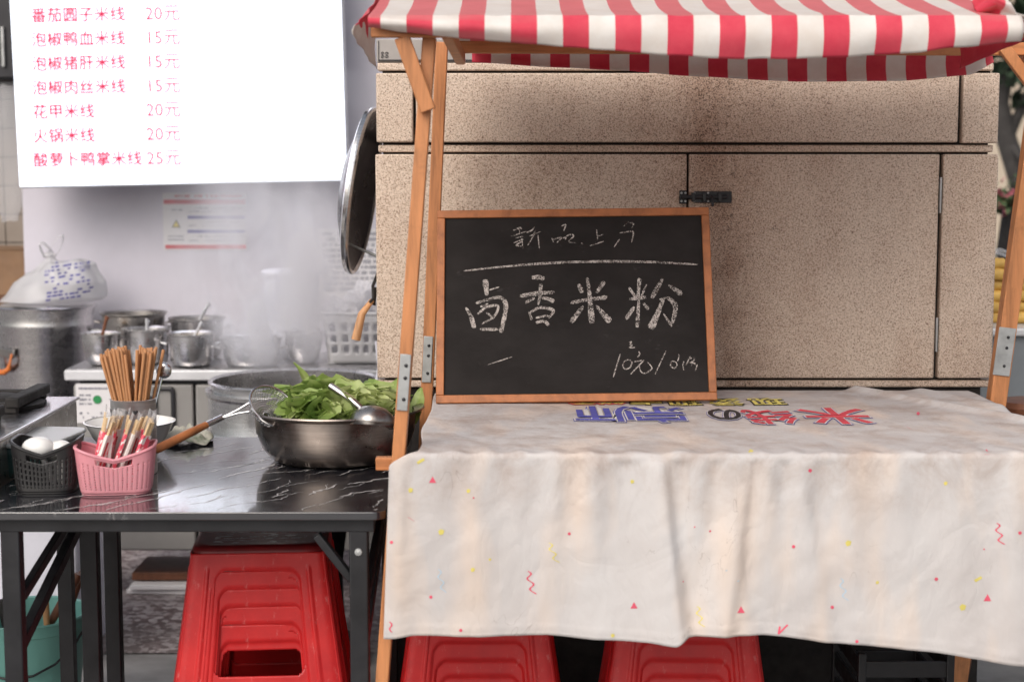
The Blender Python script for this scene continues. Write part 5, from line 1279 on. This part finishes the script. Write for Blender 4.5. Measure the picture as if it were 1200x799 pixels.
for i, (px0, py0, px1, py1, Y, r_, mat, nm, lab) in enumerate((
        (52, 742, 92, 672, 3.80, .011, 'wood_dark', 'tool_handle', 'dark brown turned handle leaning to the right in the teal bucket'),
        (70, 745, 97, 668, 3.86, .009, 'wood_dark', 'tool_handle', 'slim dark handle against the rim of the teal bucket'),
        (56, 745, 52, 690, 3.78, .008, 'wood_pale', 'tool_handle', 'pale wooden handle upright in the teal bucket'),
        (30, 745, 46, 700, 3.80, .006, 'steel_bright', 'tool_handle', 'shiny metal handle upright in the teal bucket'),
        (10, 745, 2, 702, 3.86, .012, 'soot', 'tool_handle', 'black handle at the near edge of the teal bucket'))):
    p0, p1 = at(px0, py0, Y), at(px1, py1, Y); d = (p1 - p0).normalized()
    tag(obj(nm, MB().tube([p0 - d * .12, p0, p0.lerp(p1, .5), p0.lerp(p1, .93), p1], [r_ * .6, r_ * .8, r_, r_ * 1.05, r_ * .7], 12), mat, origin=p0), lab, 'tool', 'tools standing in the teal bucket')
q = at(88, 620, 4.25)
fb_ = thing('storage_box', 'pale bluish white storage box standing behind the teal bucket', 'box', (q.x - .2, 4.4, .004))
obj('box', MB().box((q.x - .22, 4.4, .26), (.44, .3, .51)), 'foam', fb_, bevel=.012)
obj('lid', MB().box((q.x - .22, 4.4, .535), (.455, .315, .035)), 'foam', fb_, bevel=.01)

# ------------------------------------------------------------------ stacked red stools
def make_stool(label, group, stepped=False):
    t_ = thing('plastic_stool', label, 'stool', (0, 0, 0), group)
    Ht, ht, hb2 = .48, .122, .185
    def hw(v): return ht + (hb2 - ht) * v ** 1.1
    def side(k):
        def f(u, v):
            c_ = 2 * u - 1; h_ = hw(v)
            # rounded corner
            ac = abs(c_); x = c_; yd = 0
            if ac > .86: q_ = (ac - .86) / .14 * PI / 4; x = math.copysign(.86 + .14 * math.sin(q_) / math.sin(PI / 4) * .93, c_); yd = -.10 * (1 - math.cos(q_)) / (1 - math.cos(PI / 4)) * .42
            zz = Ht - .012 - v * (Ht - .012)
            ins = 0
            for (uw, vt, dp) in (((.66, .12, .006), (.60, .20, .006), (.545, .27, .005)) if stepped else ((.62, .06, .005),)):
                fx = sm(uw, uw - .035, ac); corner = max(0, ac - (uw - .16)) / .16
                fy = sm(vt + .05 * corner ** 2.2, vt + .022 + .05 * corner ** 2.2, v)
                ins += dp * fx * fy
            groove = .003 * sm(.76, .74, ac) * sm(.70, .72, ac) * sm(.05, .07, v)
            p_ = Vector((x * h_, -(h_ * (1 + yd)) + ins - groove, zz))
            return Matrix.Rotation(k * PI / 2, 3, 'Z') @ p_
        def skip(i, j):
            c_ = abs(2 * (i + .5) / 120 - 1); v = (j + .5) / 130
            v0 = .345 if stepped else .105
            if v < v0 or v > (.62 if stepped else .50): return False
            rr = .12; uw = .50 if stepped else .56
            if c_ < uw - rr: return True
            if c_ < uw:
                dx = (c_ - (uw - rr)) / rr; dy = max((v0 + .045 - v) / .045, (v - (.575 if stepped else .455)) / .045)
                return dy <= 0 or dx * dx + dy * dy < 1
            return False
        return obj('side_panel', MB().grid(f, 120, 130, False, skip), 'red', t_, world=False, solid=.003, smooth=50)
    for k_ in range(4): side(k_)
    def seatf(u, v):
        x, y = rrect(2 * PI * u, 1, 1, 9); prof_ = ((.0, .0), (.70, .0), (.9, .001), (.965, -.002), (.995, -.008), (1.0, -.016))
        i = min(4, int(v * 5)); f_ = v * 5 - i; r_ = prof_[i][0] + (prof_[i + 1][0] - prof_[i][0]) * f_; z_ = prof_[i][1] + (prof_[i + 1][1] - prof_[i][1]) * f_
        return Vector((x * r_ * .1235, y * r_ * .1235, Ht + z_))
    obj('seat', MB().grid(seatf, 72, 15, True), 'seat', t_, world=False, smooth=50)
    return t_
PITCHZ = .035
proto = proto2 = None
stacks = (('under the black marble table', -.494, 3.17, 5, R(5)), ('at the left end below the stall', at(563, 770, 3.17).x, 3.27, 1, R(1)), ('below the middle of the stall', at(806, 770, 3.17).x, 3.27, 1, R(-2)))
order = ('topmost', 'second', 'third', 'fourth', 'lowest')
for where, x, y, cnt, rz in stacks:
    for j in range(cnt):
        if cnt > 1: lab = '%s red stool of the stack %s' % (order[j], where); grp = 'red stools stacked ' + where
        else: lab = 'red plastic stool with stepped side panels standing ' + where; grp = 'red stools below the stall'
        z_ = (cnt - 1 - j) * PITCHZ + .002
        if cnt > 1:
            if proto is None: proto = make_stool(lab, grp); o = proto
            else: o = dup(proto, (0, 0, 0), lab, group=grp)
        elif proto2 is None: proto2 = make_stool(lab, grp, True); o = proto2
        else: o = dup(proto2, (0, 0, 0), lab, group=grp)
        k_ = 1.05 if cnt > 1 else 1.10
        o.scale = (k_, k_, 1)
        o.location = (x + .002 * ((j * 7) % 3 - 1), y, z_); o.rotation_euler = (0, 0, rz + .012 * ((j * 5) % 3 - 1)); WL[o.name] = Vector(o.location)
# dark crate under the stall
q = at(1050, 790, 3.3)
cr = thing('black_crate', 'low black crate in the shade under the stall', 'crate', (q.x, 3.35, .0)); zc_ = at(1050, 768, 3.2).z
for (x, y, sx_, sy_) in ((-.09, 0, .008, .26), (.09, 0, .008, .26), (0, -.13, .188, .008), (0, .13, .188, .008)):
    sd_ = MB()
    for r_ in range(6): sd_.box((q.x + x, 3.35 + y, .04 + r_ * (zc_ - .04) / 5.6), (sx_, sy_, .035))
    obj('slatted_side', sd_, 'black_metal', cr, bevel=.002)
for sx_ in (-.09, .09):
    for sy_ in (-.13, .13): obj('corner_post', MB().box((q.x + sx_, 3.35 + sy_, zc_ / 2), (.016, .016, zc_)), 'black_metal', cr, bevel=.002)

# ================================================================== RIGHT OF THE KIOSK
q = at(1205, 474, 3.62)
stl = thing('turned_stool', 'tall brown turned wooden stool beside the right corner of the stall', 'stool', (q.x, 3.62, 0))
zt_ = at(1190, 467, 3.62).z; rs2 = 38 * 3.62 / FPX
obj('seat', MB().lathe([(.0001, 0), (rs2 * .8, 0), (rs2 * .97, .008), (rs2, .02), (rs2 * .9, .032), (rs2 * .6, .036), (.0001, .036)], 40, (q.x, 3.62, zt_ - .036)), 'wood_dark', stl)
for a_ in (30, 150, 270):
    d = Vector((math.cos(R(a_)), math.sin(R(a_)), 0)); obj('leg', MB().tube([Vector((q.x, 3.62, zt_ - .03)) + d * .04, Vector((q.x, 3.62, .45)) + d * .09, Vector((q.x, 3.62, 0)) + d * .15], [.014, .018, .012], 10), 'wood_dark', stl)
ca = at(1150, 384, 4.5)
crt = thing('food_cart', 'grey metal food cart carrying golden dough sticks past the kiosk', 'cart', (ca.x + .5, 4.75, 0))
obj('body', MB().box((ca.x + .5, 4.78, .15 + (ca.z - .16) / 2), (1.0, .55, ca.z - .18)), 'cart', crt, bevel=.008)
obj('rim', MB().box((ca.x + .5, 4.78, ca.z - .012), (1.04, .59, .024)), 'white_edge', crt, bevel=.006)
for xx in (.12, .88):
    for yy in (4.58, 4.98):
        wcx = Vector((ca.x + xx, yy, .078)); wh = obj('wheel', MB().lathe([(.02, -.02), (.07, -.02), (.078, -.012), (.078, .012), (.07, .02), (.02, .02), (.0001, .02)], 24, wcx, Matrix.Rotation(PI / 2, 3, 'Y')), 'soot', crt)
        obj('fork', MB().box(wcx + Vector((0, 0, .055)), (.05, .02, .05)), 'zinc', wh)
rnd = random.Random(8); fo = None
for lay in range(6):
    for i in range(5 if lay < 5 else 3):
        x = ca.x + .07 + (i % 5) * .085 + rnd.uniform(-.01, .01); z_ = ca.z + .0165 + lay * .031
        if fo is None:
            fo = obj('dough_stick', MB().tube([(-.04, 0, 0), (-.034, 0, .001), (0, .001, .002), (.034, 0, 0), (.04, 0, 0)], [.008, .016, .0175, .016, .008], 12), 'food', world=False); o = fo
            tag(fo, 'golden fried dough stick piled on the grey cart', 'food', 'dough sticks piled on the grey cart')
        else: o = fo.copy(); C.objects.link(o)
        o.location = (x, 4.62 + (lay % 2) * .012 + rnd.uniform(-.01, .01), z_); o.rotation_euler = (rnd.uniform(0, 6), 0, rnd.uniform(-.2, .2))
tag(obj('food_wrap', MB().grid(lambda u, v: (ca.x + .01 + u * .46, 4.60 + .2 * v, ca.z + .195 + .014 * math.sin(u * 14) + .02 * mnoise.noise(Vector((u * 6, v * 4, 2)))), 30, 8), 'clearbag', origin=(ca.x + .2, 4.7, ca.z + .19)), 'clear plastic film draped over the golden dough sticks', 'film')
# planter with flowers
YPL = 9.0; q = at(1206, 290, YPL); rp = 36 * YPL / FPX; zt2 = at(1200, 243, YPL).z
pl = thing('flower_planter', 'tall black planter of pink flowers some metres behind the kiosk', 'planter', (q.x, YPL, 0))
obj('pot', MB().lathe([(.0001, 0), (rp * .6, 0), (rp * .85, zt2 * .45), (rp * 1.02, zt2 * .8), (rp * .9, zt2 - .04), (rp * .95, zt2), (rp * .8, zt2 - .01), (rp * .8, zt2 - .06), (.0001, zt2 - .06)], 36, (q.x, YPL, 0)), 'soot', pl)
rnd = random.Random(5); fm, pf_ = MB(), MB()
for i in range(300):
    d = Vector((rnd.gauss(-.02, .10), rnd.gauss(0, .12), abs(rnd.gauss(.05, .07)))); c_ = Vector((q.x - .02, YPL, zt2 - .04)) + d
    (pf_ if rnd.random() < .22 else fm).blob(c_, (.02, .02, .012), i, .3, 1) if i % 4 == 0 else leaf(pf_ if rnd.random() < .16 else fm, c_, (rnd.uniform(-1, 1), rnd.uniform(-1, 1), rnd.uniform(-.2, 1)), rnd.uniform(.05, .09), .018, .3, rnd.uniform(-1, 1), i)
obj('foliage', fm, 'shrub', pl); obj('blossoms', pf_, 'flower', pl)
# street tree
YT = 13.0; tr_pts = [at(1218, 520, YT), at(1208, 300, YT), at(1200, 225, YT), at(1180, 165, YT), at(1172, 120, YT), at(1186, 60, YT)]
tr_pts[0].z = 0
tree = thing('street_tree', 'dark leafy street tree with a bent trunk beyond the planter', 'tree', tr_pts[0])
obj('trunk', MB().tube(tr_pts, [.16, .11, .095, .08, .07, .04], 12), 'bark', tree)
obj('limb', MB().tube([tr_pts[3], at(1200, 120, YT), at(1230, 60, YT)], [.05, .04, .025], 8), 'bark', tree)
obj('limb', MB().tube([tr_pts[3], at(1205, 195, YT - .2), at(1240, 190, YT - .3)], [.04, .03, .02], 8), 'bark', tree)
rnd = random.Random(9); cm = MB()
for i in range(1500):
    cl_ = rnd.choice([(-.1, .2, 2.35), (.3, -.3, 2.6), (.9, .2, 2.5), (.2, .3, 3.1), (-.6, 0, 2.9), (1.3, 0, 3.0), (.6, 0, 2.45), (.1, -.2, 2.3)])
    c_ = Vector((tr_pts[4].x + .1 + cl_[0] + rnd.gauss(0, .28), YT + cl_[1] + rnd.gauss(0, .3), cl_[2] + .05 + rnd.gauss(0, .2)))
    leaf(cm, c_, (rnd.uniform(-1, 1), rnd.uniform(-1, 1), rnd.uniform(-1, .5)), rnd.uniform(.12, .22), .05, .3, rnd.uniform(-1, 1), i)
obj('crown', cm, 'crown', tree)
# pale building across the square
YBG = 24.0; xa = at(1120, 200, YBG).x; bw = 9.0
bld = thing('cream_building', 'blurred cream building far behind the street tree', 'building', (xa + bw / 2, YBG + 3, 0))
obj('walls', MB().box((xa + bw / 2, YBG + 3, 3.0), (bw, 6, 6.0)), 'cream', bld)
obj('roof', MB().box((xa + bw / 2, YBG + 3, 6.15), (bw + .4, 6.4, .3)), 'tile', bld)
for i in range(5):
    for j in range(2):
        xw, zw = xa + 1.75 + i * 1.8, 1.25 + j * 2.6
        wn_ = obj('window', MB().box((xw, YBG - .02, zw), (.95, .06, 1.5)), 'white_edge', bld)
        obj('pane', MB().box((xw, YBG - .056, zw), (.8, .02, 1.34)), 'glass_dark', wn_)
sh_ = MB(); rnd = random.Random(31)
qh = at(1190, 300, 11)
for i in range(900):
    c_ = Vector((qh.x - .5 + rnd.uniform(0, 4), 11.0 + rnd.uniform(-.3, .3), rnd.uniform(.02, .78)))
    leaf(sh_, c_, (rnd.uniform(-1, 1), rnd.uniform(-1, 1), rnd.uniform(-.3, 1)), rnd.uniform(.08, .14), .03, .3, rnd.uniform(-1, 1), i)
tag(obj('hedge', sh_, 'shrub', origin=(qh.x + 1.5, 11, 0)), 'low clipped green hedge behind the black planter', 'hedge')

# ================================================================== STEAM over the big pot
sx_, sy_, sz_ = STEAM
m = bpy.data.materials.new('steam'); m.use_nodes = True; t = m.node_tree
t.nodes.remove(t.nodes['Principled BSDF'])
pv = nd(t, 'ShaderNodeVolumePrincipled'); pv.inputs['Color'].default_value = (.96, .96, 1, 1); pv.inputs['Anisotropy'].default_value = .2
tcn = nd(t, 'ShaderNodeTexCoord'); sep = nd(t, 'ShaderNodeSeparateXYZ'); t.links.new(tcn.outputs['Object'], sep.inputs[0])
warp = nd(t, 'ShaderNodeMapping'); warp.inputs['Scale'].default_value = (5.2, 4.2, 3.0); t.links.new(tcn.outputs['Object'], warp.inputs[0])
n1 = noi(t, warp.outputs[0], 1.0, 6, .6, .9)
dens = ramp(t, n1, [(0.44, g(0)), (0.62, g(1))])
# plume axis drifts, falls off from the axis and with height
X_ = mathn(t, 'ADD', sep.outputs[0], .05); rad2 = mathn(t, 'ADD', mathn(t, 'POWER', X_, 2), mathn(t, 'MULTIPLY', mathn(t, 'POWER', sep.outputs[1], 2), .55))
wid = mathn(t, 'ADD', mathn(t, 'MULTIPLY', sep.outputs[2], .16), .15)
fall = mathn(t, 'EXPONENT', mathn(t, 'MULTIPLY', mathn(t, 'DIVIDE', rad2, mathn(t, 'POWER', wid, 2)), -1.9))
zf = nd(t, 'ShaderNodeMapRange', interpolation_type='SMOOTHSTEP'); setin(zf, From_Min=.62, From_Max=.15, To_Min=0.03, To_Max=1.0); t.links.new(sep.outputs[2], zf.inputs[0])
zg = nd(t, 'ShaderNodeMapRange', interpolation_type='SMOOTHSTEP'); setin(zg, From_Min=.0, From_Max=.16, To_Min=0.0, To_Max=1.0); t.links.new(sep.outputs[2], zg.inputs[0])
dn = mathn(t, 'MULTIPLY', mathn(t, 'MULTIPLY', mathn(t, 'MULTIPLY', dens, fall), mathn(t, 'MULTIPLY', zf.outputs[0], zg.outputs[0])), 55.0)
t.links.new(dn, pv.inputs['Density']); t.links.new(pv.outputs[0], t.nodes['Material Output'].inputs['Volume'])
so = MB().grid(lambda u, v: (sx_ + (.46 + .06 * v) * math.cos(2 * PI * u) - .06, sy_ + .16 + (.44 + .10 * v) * math.sin(2 * PI * u), sz_ - .02 + .85 * v), 24, 8, True)
bmesh.ops.holes_fill(so.b, edges=[e for e in so.b.edges if e.is_boundary])
st_ = obj('steam', so, m, origin=(sx_ - .01, sy_ + .12, sz_)); tag(st_, 'white steam rising from the large double-rimmed pot', 'steam', kind='stuff')
